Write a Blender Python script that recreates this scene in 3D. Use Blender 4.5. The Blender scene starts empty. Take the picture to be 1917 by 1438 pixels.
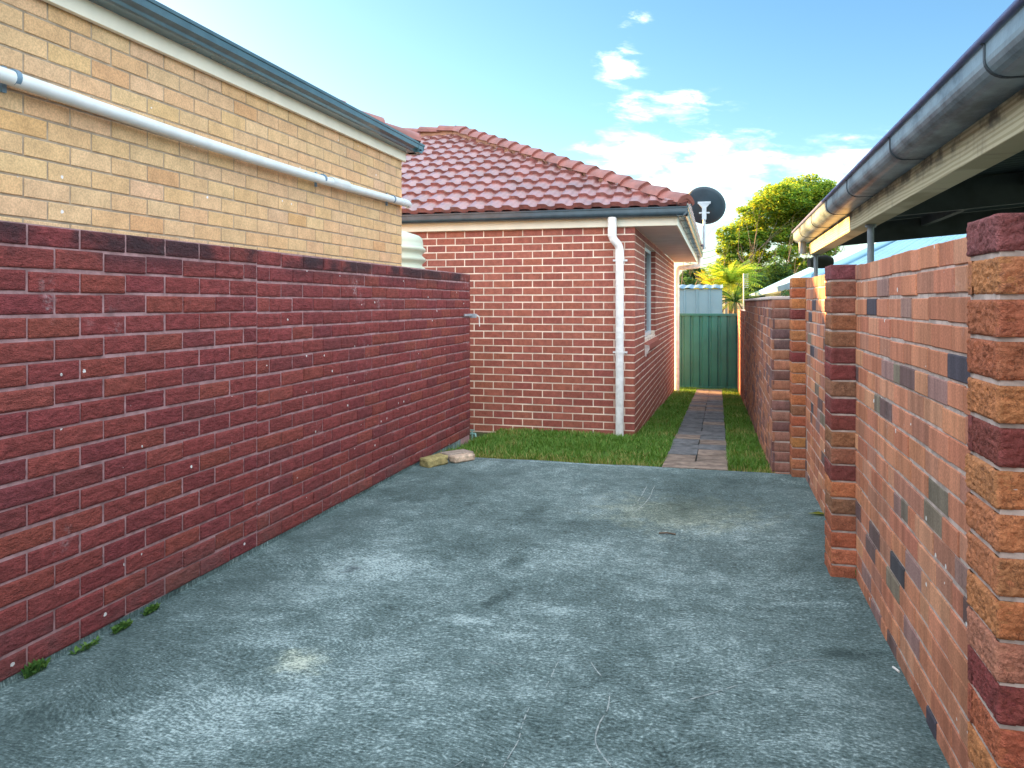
import bpy, bmesh, math, random
import numpy as np
from mathutils import Vector, Matrix, noise as mnoise

random.seed(7)
rng = np.random.default_rng(7)
R = math.radians
scene = bpy.context.scene
col = scene.collection

# ------------------------------------------------------------------ camera
CAM = Vector((0.0, 0.0, 1.40))
YAW = R(14.93)
FPX, CX, HY = 1450.0, 958.5, 567.0            # calibration measured from brick courses and vanishing points
cd = bpy.data.cameras.new("camera")
cd.sensor_width = 36.0
cd.lens = 36.0 * FPX / 1917.0
cd.shift_y = -(719.0 - HY) / 1917.0           # level camera, frame dropped so uprights stay upright
cd.clip_start, cd.clip_end = 0.05, 3000.0
cam = bpy.data.objects.new("camera", cd)
cam.location = CAM
cam.rotation_euler = (R(90), 0, YAW)
col.objects.link(cam)
scene.camera = cam

# ------------------------------------------------------------------ light
SUN_AZ = R(27.5)      # sun stands to the left, this much ahead of square-on
SUN_EL = R(11.3)
SUNV = Vector((-math.cos(SUN_EL) * math.cos(SUN_AZ), math.cos(SUN_EL) * math.sin(SUN_AZ), math.sin(SUN_EL)))
ld = bpy.data.lights.new("sun", 'SUN')
ld.energy = 4.8
ld.angle = R(0.5)
ld.color = (1.0, 0.53, 0.17)
sun = bpy.data.objects.new("sun", ld)
sun.rotation_euler = SUNV.to_track_quat('Z', 'Y').to_euler()
sun.location = (-20, 10, 12)
col.objects.link(sun)

scene.view_settings.view_transform = 'Standard'
scene.view_settings.look = 'None'
scene.view_settings.gamma = 1.0
scene.view_settings.exposure = 2.98


def lin(r, g, b):
    def f(c):
        c /= 255.0
        return c / 12.92 if c <= 0.04045 else ((c + 0.055) / 1.055) ** 2.4
    return (f(r), f(g), f(b), 1.0)


class NT:
    """small helper to wire node trees"""
    def __init__(s, tree):
        s.t = tree
        s.t.nodes.clear()

    def n(s, typ, ins=None, **props):
        nd = s.t.nodes.new(typ)
        for k, v in props.items():
            setattr(nd, k, v)
        for k, v in (ins or {}).items():
            sock = nd.inputs[k]
            if isinstance(v, bpy.types.NodeSocket):
                s.t.links.new(v, sock)
            else:
                sock.default_value = v
        return nd

    def math(s, op, a, b=0.0, c=None, clamp=False):
        ins = {0: a, 1: b}
        if c is not None:
            ins[2] = c
        return s.n('ShaderNodeMath', ins, operation=op, use_clamp=clamp).outputs[0]

    def mix(s, fac, a, b, blend='MIX'):
        nd = s.n('ShaderNodeMix', {0: fac, 6: a, 7: b}, data_type='RGBA', blend_type=blend)
        return nd.outputs[2]

    def ramp(s, fac, stops):
        nd = s.n('ShaderNodeValToRGB', {0: fac})
        cr = nd.color_ramp
        while len(cr.elements) < len(stops):
            cr.elements.new(0.5)
        for e, (p, c) in zip(cr.elements, stops):
            e.position = p
            e.color = c if len(c) == 4 else (*c, 1)
        return nd.outputs[0]

    def smooth(s, v, a, b, lo=0.0, hi=1.0):
        nd = s.n('ShaderNodeMapRange', {0: v, 1: a, 2: b, 3: lo, 4: hi}, interpolation_type='SMOOTHSTEP')
        return nd.outputs[0]


# ------------------------------------------------------------------ sky
world = bpy.data.worlds.new("World")
scene.world = world
world.use_nodes = True
w = NT(world.node_tree)
sky = w.n('ShaderNodeTexSky', sky_type='NISHITA')
sky.sun_disc = False
sky.sun_elevation = SUN_EL
sky.sun_rotation = math.atan2(SUNV.x, SUNV.y)
sky.altitude = 0
sky.air_density = 1.0
sky.dust_density = 0.6
sky.ozone_density = 2.5
hsv = w.n('ShaderNodeHueSaturation', {'Hue': 0.496, 'Saturation': 1.14, 'Value': 0.84, 'Color': sky.outputs[0]})
tc = w.n('ShaderNodeTexCoord')
sep = w.n('ShaderNodeSeparateXYZ', {0: tc.outputs['Generated']})
az = w.math('MULTIPLY', w.math('ARCTAN2', sep.outputs[0], sep.outputs[1]), 57.2958)
el = w.math('MULTIPLY', w.math('ARCSINE', sep.outputs[2]), 57.2958)
cvec = w.n('ShaderNodeCombineXYZ', {0: w.math('MULTIPLY', az, 0.5), 1: w.math('MULTIPLY', w.math('ADD', el, w.math('MULTIPLY', az, 0.10)), 1.5), 2: 0.0})
warp = w.n('ShaderNodeTexNoise', {'Vector': cvec.outputs[0], 'Scale': 0.5, 'Detail': 4.0})
wv = w.n('ShaderNodeVectorMath', {0: warp.outputs['Color'], 1: (1.6, 1.1, 0)}, operation='MULTIPLY')
cv2 = w.n('ShaderNodeVectorMath', {0: cvec.outputs[0], 1: wv.outputs[0]}, operation='ADD')
cn = w.n('ShaderNodeTexNoise', {'Vector': cv2.outputs[0], 'Scale': 0.55, 'Detail': 12.0, 'Roughness': 0.62})
cnv = cn.outputs['Fac']


def blob(ca, ce, wa, we, gain):
    dx = w.math('DIVIDE', w.math('SUBTRACT', az, ca), wa)
    dy = w.math('DIVIDE', w.math('SUBTRACT', el, ce), we)
    d = w.math('SQRT', w.math('ADD', w.math('MULTIPLY', dx, dx), w.math('MULTIPLY', dy, dy)))
    m = w.smooth(d, 0.0, 1.25, 1.0, 0.0)
    return w.math('MULTIPLY', m, gain)


dens = None
for bl in [(-5.9, 19.8, 1.6, 1.1, 0.52), (-7.3, 16.9, 2.7, 2.2, 0.64), (-3.7, 13.9, 5.6, 1.5, 0.84),
           (-6.5, 11.0, 5.0, 1.8, 0.95), (-1.5, 9.4, 11.0, 3.8, 0.92), (9.0, 9.0, 11.0, 2.8, 0.9),
           (-4.0, 7.2, 12.0, 2.4, 1.2), (60, 14, 30, 6, 0.9), (-120, 16, 40, 7, 0.8), (150, 20, 40, 8, 0.8)]:
    b = blob(*bl)
    dens = b if dens is None else w.math('MAXIMUM', dens, b)
cl = w.math('ADD', w.math('MULTIPLY', dens, 0.95), w.math('MULTIPLY', w.math('SUBTRACT', cnv, 0.5), 2.6))
cl = w.smooth(cl, 0.22, 1.15)
cl = w.math('MULTIPLY', cl, w.smooth(dens, 0.02, 0.35))
sn = w.n('ShaderNodeTexNoise', {'Vector': cv2.outputs[0], 'Scale': 0.42, 'Detail': 8.0, 'Roughness': 0.6}).outputs['Fac']
shade = w.smooth(w.math('ADD', sn, w.math('MULTIPLY', w.math('SUBTRACT', el, 9.0), 0.018)), 0.40, 0.62)
ccol = w.mix(shade, (3.5, 4.7, 5.2, 1), (6.1, 6.3, 6.0, 1))
skyc = w.mix(w.math('MULTIPLY', cl, 0.93), hsv.outputs[0], ccol)
# unseen bright cloud added to lift the shade: sides, behind, high ahead; blue overhead
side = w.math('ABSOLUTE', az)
fill_cloud = w.math('MULTIPLY', w.smooth(side, 50.0, 85.0), w.smooth(el, 3.0, 16.0))
fill_cloud = w.math('MAXIMUM', fill_cloud, w.math('MULTIPLY', w.smooth(el, 32.0, 50.0), 0.8))
fill_cloud = w.math('MULTIPLY', fill_cloud, w.smooth(el, 48.0, 74.0, 1.0, 0.30))
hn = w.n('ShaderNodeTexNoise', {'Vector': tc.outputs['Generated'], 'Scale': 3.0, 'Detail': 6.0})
fill_cloud = w.math('MULTIPLY', fill_cloud, w.smooth(hn.outputs['Fac'], 0.25, 0.5, 0.6, 1.0))
skyc = w.mix(fill_cloud, skyc, (8.5, 9.15, 9.75, 1))
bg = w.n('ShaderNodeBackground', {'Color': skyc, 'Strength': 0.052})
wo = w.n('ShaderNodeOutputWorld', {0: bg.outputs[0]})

# ------------------------------------------------------------------ mesh builder
class MB:
    def __init__(s):
        s.v, s.f, s.m, s.c, s.sm, s.nv = [], [], [], [], [], 0

    def add(s, verts, faces, mat=0, color=(1, 1, 1, 1), smooth=False):
        b = s.nv
        verts = [tuple(p) for p in verts]
        s.v.extend(verts)
        s.nv += len(verts)
        for f in faces:
            s.f.append(tuple(i + b for i in f))
        k = len(faces)
        s.m.extend([mat] * k)
        s.c.extend([tuple(color)] * k)
        s.sm.extend([smooth] * k)

    def box(s, lo, hi, mat=0, color=(1, 1, 1, 1)):
        x0, y0, z0 = lo
        x1, y1, z1 = hi
        vs = [(x0, y0, z0), (x1, y0, z0), (x1, y1, z0), (x0, y1, z0), (x0, y0, z1), (x1, y0, z1), (x1, y1, z1), (x0, y1, z1)]
        s.add(vs, [(0, 3, 2, 1), (4, 5, 6, 7), (0, 1, 5, 4), (1, 2, 6, 5), (2, 3, 7, 6), (3, 0, 4, 7)], mat, color)

    def tube(s, pts, r, seg=12, mat=0, color=(1, 1, 1, 1), caps=True, smooth=True):
        pts = [Vector(p) for p in pts]
        rs = r if isinstance(r, (list, tuple)) else [r] * len(pts)
        rings, ref = [], None
        for i, p in enumerate(pts):
            if i == 0:
                d = pts[1] - pts[0]
            elif i == len(pts) - 1:
                d = pts[-1] - pts[-2]
            else:
                d = (pts[i + 1] - p).normalized() + (p - pts[i - 1]).normalized()
            d.normalize()
            if ref is None:
                ref = d.cross(Vector((0, 0, 1)))
                if ref.length < 0.01:
                    ref = Vector((1, 0, 0))
            a = (ref - d * ref.dot(d)).normalized()
            ref = a
            bb = d.cross(a)
            rings.append([p + (a * math.cos(2 * math.pi * k / seg) + bb * math.sin(2 * math.pi * k / seg)) * rs[i] for k in range(seg)])
        vs = [q for ring in rings for q in ring]
        fs = []
        for i in range(len(pts) - 1):
            for k in range(seg):
                k2 = (k + 1) % seg
                fs.append((i * seg + k, i * seg + k2, (i + 1) * seg + k2, (i + 1) * seg + k))
        s.add(vs, fs, mat, color, smooth)
        if caps:
            s.add(rings[0], [tuple(range(seg - 1, -1, -1))], mat, color)
            s.add(rings[-1], [tuple(range(seg))], mat, color)

    def extrude(s, prof, p0, p1, ax, ay, mat=0, color=(1, 1, 1, 1), smooth=False, cap=True):
        """closed 2-D profile swept from p0 to p1; ax, ay are its two axes"""
        p0, p1, ax, ay = Vector(p0), Vector(p1), Vector(ax), Vector(ay)
        n = len(prof)
        a = [p0 + ax * u + ay * v for u, v in prof]
        b = [p1 + ax * u + ay * v for u, v in prof]
        s.add(a + b, [(i, (i + 1) % n, n + (i + 1) % n, n + i) for i in range(n)], mat, color, smooth)
        if cap:
            s.add(a, [tuple(range(n - 1, -1, -1))], mat, color)
            s.add(b, [tuple(range(n))], mat, color)

    def lathe(s, prof, centre, seg=32, mat=0, color=(1, 1, 1, 1), smooth=True):
        cx_, cy_, cz_ = centre
        n = len(prof)
        vs = [(cx_ + r * math.cos(2 * math.pi * k / seg), cy_ + r * math.sin(2 * math.pi * k / seg), cz_ + z) for k in range(seg) for r, z in prof]
        fs = []
        for k in range(seg):
            k2 = (k + 1) % seg
            for i in range(n - 1):
                fs.append((k * n + i, k2 * n + i, k2 * n + i + 1, k * n + i + 1))
        s.add(vs, fs, mat, color, smooth)

    def build(s, name, mats, parent=None, bevel=None, recalc=True):
        me = bpy.data.meshes.new(name)
        me.from_pydata(s.v, [], s.f)
        for m in (mats if isinstance(mats, (list, tuple)) else [mats]):
            me.materials.append(m)
        me.polygons.foreach_set('material_index', np.array(s.m, dtype=np.int32))
        me.polygons.foreach_set('use_smooth', np.array(s.sm, dtype=bool))
        tot = np.zeros(len(me.polygons), dtype=np.int32)
        me.polygons.foreach_get('loop_total', tot)
        at_ = me.color_attributes.new('Col', 'FLOAT_COLOR', 'CORNER')
        at_.data.foreach_set('color', np.repeat(np.array(s.c, dtype=np.float32), tot, axis=0).ravel())
        if recalc:
            bm = bmesh.new()
            bm.from_mesh(me)
            bmesh.ops.recalc_face_normals(bm, faces=bm.faces)
            bm.to_mesh(me)
            bm.free()
        me.update()
        o = bpy.data.objects.new(name, me)
        col.objects.link(o)
        if parent is not None:
            o.parent = parent
            o.location = -parent.location
        if bevel:
            bv = o.modifiers.new('bevel', 'BEVEL')
            bv.width = bevel
            bv.segments = 2
            bv.limit_method = 'ANGLE'
        return o


def tag(o, label=None, cat=None, group=None, kind=None):
    if label: o['label'] = label
    if cat: o['category'] = cat
    if group: o['group'] = group
    if kind: o['kind'] = kind
    return o


def thing(name, loc, label, cat, group=None):
    o = bpy.data.objects.new(name, None)
    o.location = loc
    o.empty_display_size = 0.2
    col.objects.link(o)
    return tag(o, label, cat, group)


def sub(o, parent):
    """hang a mesh built in world coordinates under a part"""
    o.parent = parent
    o.location = (0, 0, 0)
    return o


def at(px, py, Y):
    """point in the scene, Y metres down the drive, on the sight line through a photo pixel"""
    d = px - CX
    c, s_ = math.cos(YAW), math.sin(YAW)
    dx, dy = -s_ * FPX + c * d, c * FPX + s_ * d
    t = Y / dy
    return Vector((dx * t, Y, CAM.z + (HY - py) * t))


# ------------------------------------------------------------------ materials
def newmat(name):
    m = bpy.data.materials.new(name)
    m.use_nodes = True
    t = NT(m.node_tree)
    return m, t


def finish(t, colour, rough=0.8, bump=None, bstr=0.3, bdist=0.01, spec=0.3, metal=0.0, coat=0.0):
    b = t.n('ShaderNodeBsdfPrincipled', {'Base Color': colour, 'Roughness': rough, 'Specular IOR Level': spec, 'Metallic': metal, 'Coat Weight': coat, 'Coat Roughness': 0.30})
    if bump is not None:
        bp = t.n('ShaderNodeBump', {'Height': bump, 'Strength': bstr, 'Distance': bdist})
        t.t.links.new(bp.outputs[0], b.inputs['Normal'])
    t.n('ShaderNodeOutputMaterial', {0: b.outputs[0]})
    return b


def coords(t, scale=(1, 1, 1)):
    g = t.n('ShaderNodeNewGeometry')
    return t.n('ShaderNodeVectorMath', {0: g.outputs['Position'], 1: scale}, operation='MULTIPLY').outputs[0]


def nz(t, vec, scale, detail=4.0, rough=0.55, dist=0.0):
    return t.n('ShaderNodeTexNoise', {'Vector': vec, 'Scale': scale, 'Detail': detail, 'Roughness': rough, 'Distortion': dist}).outputs['Fac']


def vary(t, base, vec, scale, lo, hi, detail=4.0):
    f = t.smooth(nz(t, vec, scale, detail), 0.3, 0.7, lo, hi)
    c = t.n('ShaderNodeCombineColor', {0: f, 1: f, 2: f}).outputs[0]
    return t.mix(1.0, base, c, 'MULTIPLY')


def brick_mat(name, vscale=35, stretch=(1, 1, 1), lo=0.75, hi=1.2, bump_scale=90, bstr=0.5, bdist=0.004, specks=0.0,
              white=0.0, white_col=(0.55, 0.5, 0.52, 1), topdirt=None, rough=0.88, basedirt=None, pits=0.0):
    m, t = newmat(name)
    p = coords(t)
    ps = coords(t, stretch)
    c = t.n('ShaderNodeAttribute', attribute_name='Col').outputs['Color']
    c = vary(t, c, ps, vscale, lo, hi, 6)
    c = vary(t, c, p, 140, 0.82, 1.15, 3)
    if white:
        f = t.smooth(nz(t, p, 3.0, 6, 0.65), 0.6, 0.78, 0, white)
        f2 = t.smooth(nz(t, p, 60, 4, 0.6), 0.42, 0.6)
        c = t.mix(t.math('MULTIPLY', f, f2), c, white_col)
    g = t.n('ShaderNodeNewGeometry')
    z = t.n('ShaderNodeSeparateXYZ', {0: g.outputs['Position']}).outputs[2]
    if topdirt:
        z0, z1, amt = topdirt
        f = t.math('MULTIPLY', t.smooth(z, z0, z1, 0, amt), t.smooth(nz(t, p, 2.3, 5), 0.35, 0.55))
        c = t.mix(f, c, (0.03, 0.025, 0.032, 1))
    if basedirt:
        z0, z1, amt = basedirt
        f = t.math('MULTIPLY', t.smooth(z, z0, z1, amt, 0), t.smooth(nz(t, p, 2.0, 6), 0.4, 0.62))
        c = t.mix(f, c, (0.09, 0.1, 0.1, 1))
    if pits:
        pn = t.math('ABSOLUTE', t.math('SUBTRACT', nz(t, p, 48, 3, 0.6, 0.8), 0.5))
        f = t.math('MULTIPLY', t.smooth(pn, 0.035, 0.0, 0, pits), t.smooth(nz(t, p, 20, 3), 0.46, 0.58))
        c = t.mix(f, c, (0.055, 0.02, 0.018, 1))
    if specks:
        sx = t.n('ShaderNodeSeparateXYZ', {0: p})
        p2 = t.n('ShaderNodeCombineXYZ', {0: t.math('ADD', sx.outputs[0], sx.outputs[1]), 1: sx.outputs[2], 2: 0.0}).outputs[0]
        p2 = t.n('ShaderNodeVectorMath', {0: t.n('ShaderNodeTexNoise', {'Vector': p, 'Scale': 60.0, 'Detail': 2.0}).outputs['Color'], 1: (0.012, 0.012, 0), 2: p2}, operation='MULTIPLY_ADD').outputs[0]
        vo = t.n('ShaderNodeTexVoronoi', {'Vector': p2, 'Scale': 9.0, 'Randomness': 1.0}, feature='F1', voronoi_dimensions='2D')
        rnd = t.n('ShaderNodeSeparateColor', {0: vo.outputs['Color']}).outputs[0]
        rad = t.math('MULTIPLY', t.smooth(rnd, 1.0 - specks, 1.0), 0.075)
        f = t.math('LESS_THAN', vo.outputs['Distance'], rad)
        c = t.mix(f, c, (0.72, 0.72, 0.72, 1))
    h = t.math('ADD', nz(t, ps, bump_scale, 5, 0.6), t.math('MULTIPLY', nz(t, p, bump_scale * 3.5, 3), 0.4))
    finish(t, c, rough, h, bstr, bdist, 0.25)
    return m


def plain(name, colr, rough=0.6, lo=0.85, hi=1.12, scale=6, bump=0.0, bscale=60, metal=0.0, spec=0.4, detail=5, coat=0.0):
    m, t = newmat(name)
    p = coords(t)
    c = vary(t, colr, p, scale, lo, hi, detail)
    finish(t, c, rough, nz(t, p, bscale, 4) if bump else None, bump, 0.004, spec, metal, coat)
    return m


def dirty(name, colr, dirt, rough=0.5, scale=3.0, a=0.52, b=0.72, amt=0.8, stretch=(1, 1, 1), bump=0.1, metal=0.0):
    m, t = newmat(name)
    p = coords(t, stretch)
    q = coords(t)
    c = vary(t, colr, q, 14, 0.86, 1.1)
    f = t.smooth(nz(t, p, scale, 7, 0.65), a, b, 0, amt)
    c = t.mix(f, c, dirt)
    finish(t, c, rough, nz(t, q, 70, 4), bump, 0.003, 0.4, metal)
    return m


M = {}
M['red_rock'] = brick_mat('red_rock_face_brick', 30, (1, 0.7, 1.6), 0.78, 1.18, 60, 1.0, 0.018, specks=0.13, white=0.6, topdirt=(1.52, 1.66, 0.85), basedirt=(0.02, 0.3, 0.35))
M['red_mortar'] = plain('red_wall_mortar', (0.31, 0.19, 0.20, 1), 0.95, 0.7, 1.25, 18, 0.4, 90)
M['house_brick'] = brick_mat('house_red_brick', 18, (1, 1, 1), 0.84, 1.14, 120, 0.25, 0.002, rough=0.8)
M['house_mortar'] = plain('house_cream_mortar', (0.82, 0.68, 0.57, 1), 0.9, 0.70, 1.1, 5, 0.3, 120)
M['cream_brick'] = brick_mat('cream_house_brick', 9, (1, 1, 1), 0.88, 1.1, 90, 0.3, 0.002, specks=0.06, rough=0.85)
M['cream_mortar'] = plain('cream_wall_mortar', (0.33, 0.27, 0.20, 1), 0.95, 0.75, 1.2, 14, 0.3, 100)
M['wire_brick'] = brick_mat('wire_cut_brick', 16, (1, 1, 0.10), 0.76, 1.2, 45, 0.35, 0.003, specks=0.14, white=0.35, rough=0.85)
M['pier_brick'] = brick_mat('pier_rock_brick', 30, (1, 1, 1), 0.82, 1.15, 75, 1.0, 0.008, rough=0.85, pits=0.6)
M['right_mortar'] = plain('right_wall_mortar', (0.50, 0.42, 0.385, 1), 0.95, 0.7, 1.2, 20, 0.4, 90)
M['far_brick'] = brick_mat('far_wall_brick', 30, (1, 1, 0.5), 0.8, 1.2, 70, 0.6, 0.004, white=0.3)
M['fascia'] = plain('cream_fascia_paint', (0.82, 0.79, 0.66, 1), 0.45, 0.93, 1.04, 5)
M['soffit'] = plain('soffit_sheet', (0.66, 0.62, 0.60, 1), 0.7, 0.92, 1.05, 3)
M['gutter'] = plain('blue_grey_gutter', (0.045, 0.075, 0.10, 1), 0.25, 0.85, 1.15, 8, spec=0.6)
M['gutter_y'] = plain('blue_green_gutter', (0.055, 0.115, 0.145, 1), 0.22, 0.85, 1.15, 8, spec=0.7)
M['pvc'] = plain('white_pipe_plastic', (0.66, 0.72, 0.74, 1), 0.35, 0.93, 1.05, 7)
M['pipe_white'] = dirty('white_downpipe_paint', (0.76, 0.78, 0.79, 1), (0.5, 0.47, 0.4, 1), 0.4, 2.5, 0.6, 0.8, 0.4)
M['clip'] = plain('grey_blue_clip', (0.16, 0.27, 0.38, 1), 0.5)
def roof_mat():
    m, t = newmat('terracotta_tile')
    p = coords(t)
    c = vary(t, (0.225, 0.074, 0.066, 1), p, 4, 0.75, 1.22, 6)
    c = vary(t, c, p, 26, 0.8, 1.15, 4)
    f = t.smooth(nz(t, p, 9, 6, 0.7), 0.63, 0.70, 0, 0.55)
    c = t.mix(f, c, (0.30, 0.26, 0.20, 1))
    f = t.smooth(nz(t, coords(t, (1, 0.35, 0.35)), 3.2, 5, 0.6), 0.55, 0.72, 0, 0.55)
    c = t.mix(f, c, (0.075, 0.032, 0.034, 1))
    finish(t, c, 0.42, nz(t, p, 45, 4), 0.15, 0.004, 0.8, 0.0, 0.8)
    return m


M['terracotta'] = roof_mat()
M['terracotta_cap'] = plain('terracotta_cap', (0.23, 0.080, 0.066, 1), 0.5, 0.75, 1.2, 6, 0.1, 40, spec=0.5)
M['bedding'] = plain('cap_bedding_mortar', (0.36, 0.19, 0.12, 1), 0.9, 0.8, 1.1, 10, 0.3)
M['glass'] = plain('window_glass', (0.03, 0.05, 0.06, 1), 0.05, 0.95, 1.05, 2, spec=0.8)
M['alu'] = plain('pale_window_frame', (0.52, 0.62, 0.68, 1), 0.35, 0.95, 1.05, 4, spec=0.5)
M['sill'] = brick_mat('sill_brick', 12, (1, 1, 1), 0.88, 1.1, 60, 0.2, 0.002)
M['tank'] = plain('pale_green_tank', (0.52, 0.60, 0.50, 1), 0.4, 0.92, 1.06, 4, spec=0.5)
M['galv'] = plain('galvanised_steel', (0.42, 0.47, 0.52, 1), 0.45, 0.85, 1.1, 10, metal=0.5)
M['dish'] = plain('dark_dish_paint', (0.035, 0.06, 0.08, 1), 0.55, 0.9, 1.1, 4)
M['steelpost'] = dirty('blue_grey_post', (0.20, 0.25, 0.29, 1), (0.10, 0.09, 0.09, 1), 0.5, 6, 0.55, 0.75, 0.6)
M['oldgutter'] = dirty('mouldy_galvanised_gutter', (0.185, 0.265, 0.315, 1), (0.024, 0.05, 0.075, 1), 0.40, 5.0, 0.44, 0.64, 0.85, (1, 0.55, 1), 0.25, 0.0)  # blue of the base colour partly stands in for skylight on bare galvanising
M['gutterlip'] = plain('gutter_lip', (0.09, 0.12, 0.26, 1), 0.4, 0.8, 1.2, 12)
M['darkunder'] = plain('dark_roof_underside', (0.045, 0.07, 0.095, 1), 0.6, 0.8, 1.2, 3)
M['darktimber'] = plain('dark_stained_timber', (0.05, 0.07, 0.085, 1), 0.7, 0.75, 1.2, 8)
M['green_metal'] = plain('dark_green_steel', (0.010, 0.110, 0.112, 1), 0.4, 0.88, 1.1, 3, spec=0.5)
M['shed'] = plain('pale_blue_grey_steel', (0.11, 0.215, 0.30, 1), 0.5, 0.92, 1.06, 2)
M['blueroof'] = plain('pale_blue_roof_steel', (0.22, 0.42, 0.55, 1), 0.4, 0.92, 1.06, 2, spec=0.5)
M['creamwall'] = plain('cream_render', (0.7, 0.66, 0.55, 1), 0.8)
M['coping'] = plain('pale_cement_coping', (0.62, 0.57, 0.55, 1), 0.9, 0.8, 1.1, 12, 0.3)
M['bark'] = plain('grey_brown_bark', (0.16, 0.12, 0.09, 1), 0.9, 0.6, 1.3, 9, 0.5, 30)
M['polewood'] = plain('weathered_pole', (0.2, 0.17, 0.14, 1), 0.9)
M['wire'] = plain('black_wire', (0.02, 0.02, 0.02, 1), 0.6)
M['pavergrout'] = plain('path_soil', (0.05, 0.055, 0.045, 1), 0.95)
M['white'] = plain('white_scrap', (0.75, 0.75, 0.72, 1), 0.6)
M['shadecloth'] = plain('dark_rolled_shade', (0.03, 0.035, 0.03, 1), 0.9)
M['teal_tap'] = plain('teal_tap_plastic', (0.22, 0.42, 0.40, 1), 0.4)
M['scratch'] = plain('chalky_scratch', (0.38, 0.45, 0.45, 1), 0.95, 0.6, 1.15, 60, 0.0)


def timber_mat():
    m, t = newmat('pale_pine_timber')
    p = coords(t, (1, 0.55, 6.5))
    wv_ = t.n('ShaderNodeTexWave', {'Vector': p, 'Scale': 3.2, 'Distortion': 7.0, 'Detail': 3.0, 'Detail Scale': 0.8}, wave_type='BANDS', bands_direction='Z').outputs['Fac']
    c = t.mix(t.smooth(wv_, 0.35, 0.8), (0.54, 0.51, 0.35, 1), (0.38, 0.35, 0.22, 1))
    f = t.smooth(nz(t, coords(t, (1, 3, 1)), 1.6, 6, 0.6), 0.58, 0.72, 0, 0.75)
    c = t.mix(f, c, (0.16, 0.13, 0.10, 1))
    zt_ = t.n('ShaderNodeSeparateXYZ', {0: coords(t)}).outputs[2]
    mo = t.math('MULTIPLY', t.smooth(zt_, 1.835, 1.90), t.smooth(nz(t, coords(t, (1, 2.2, 3)), 2.6, 7, 0.65), 0.42, 0.6, 0, 0.85))
    c = t.mix(mo, c, (0.06, 0.07, 0.065, 1))
    finish(t, c, 0.7, wv_, 0.15, 0.002)
    return m


def floor_pt(px, py):
    z = CAM.z * FPX / (py - HY)
    x = (px - CX) / FPX * z
    return (-math.sin(YAW) * z + math.cos(YAW) * x, math.cos(YAW) * z + math.sin(YAW) * x)


OILC, PALE, WARM = 'oil', 'pale', 'warm'
STAINS = []
for (px, py, rx, ry, an_, amt, cc) in [(936, 1120, 0.05, 0.20, -0.3, 0.75, OILC), (962, 1054, 0.06, 0.14, 0.0, 0.8, OILC), (1005, 955, 0.08, 0.35, -0.1, 0.45, OILC),
                                       (1592, 1224, 0.13, 0.05, 0.2, 0.7, OILC), (880, 1160, 0.20, 0.05, 0.1, 0.6, PALE), (952, 1190, 0.12, 0.035, 0.3, 0.55, PALE), (1050, 1145, 0.06, 0.05, 0, 0.5, PALE),
                                       (560, 1240, 0.11, 0.13, 0.2, 0.6, WARM), (560, 1240, 0.10, 0.12, 0.2, 0.6, PALE), (1270, 960, 0.6, 0.5, 0.2, 0.6, WARM), (420, 1330, 0.45, 0.28, 0.5, 0.6, PALE), (700, 1060, 0.35, 0.25, 0.4, 0.35, PALE), (480, 1190, 0.22, 0.1, 0.3, 0.45, PALE),
                                       (1500, 1130, 0.30, 0.05, 0.25, 0.5, PALE), (1340, 965, 0.45, 0.05, 0.25, 0.5, WARM), (1080, 868, 0.9, 0.05, 0.0, 0.55, PALE), (1550, 1400, 0.25, 0.16, 0.6, 0.35, PALE),
                                       (1440, 905, 0.6, 0.16, 0.0, 0.45, OILC), (760, 925, 0.5, 0.25, 0.2, 0.4, OILC)]:
    STAINS.append((*floor_pt(px, py), rx, ry, an_, amt, cc))


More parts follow.
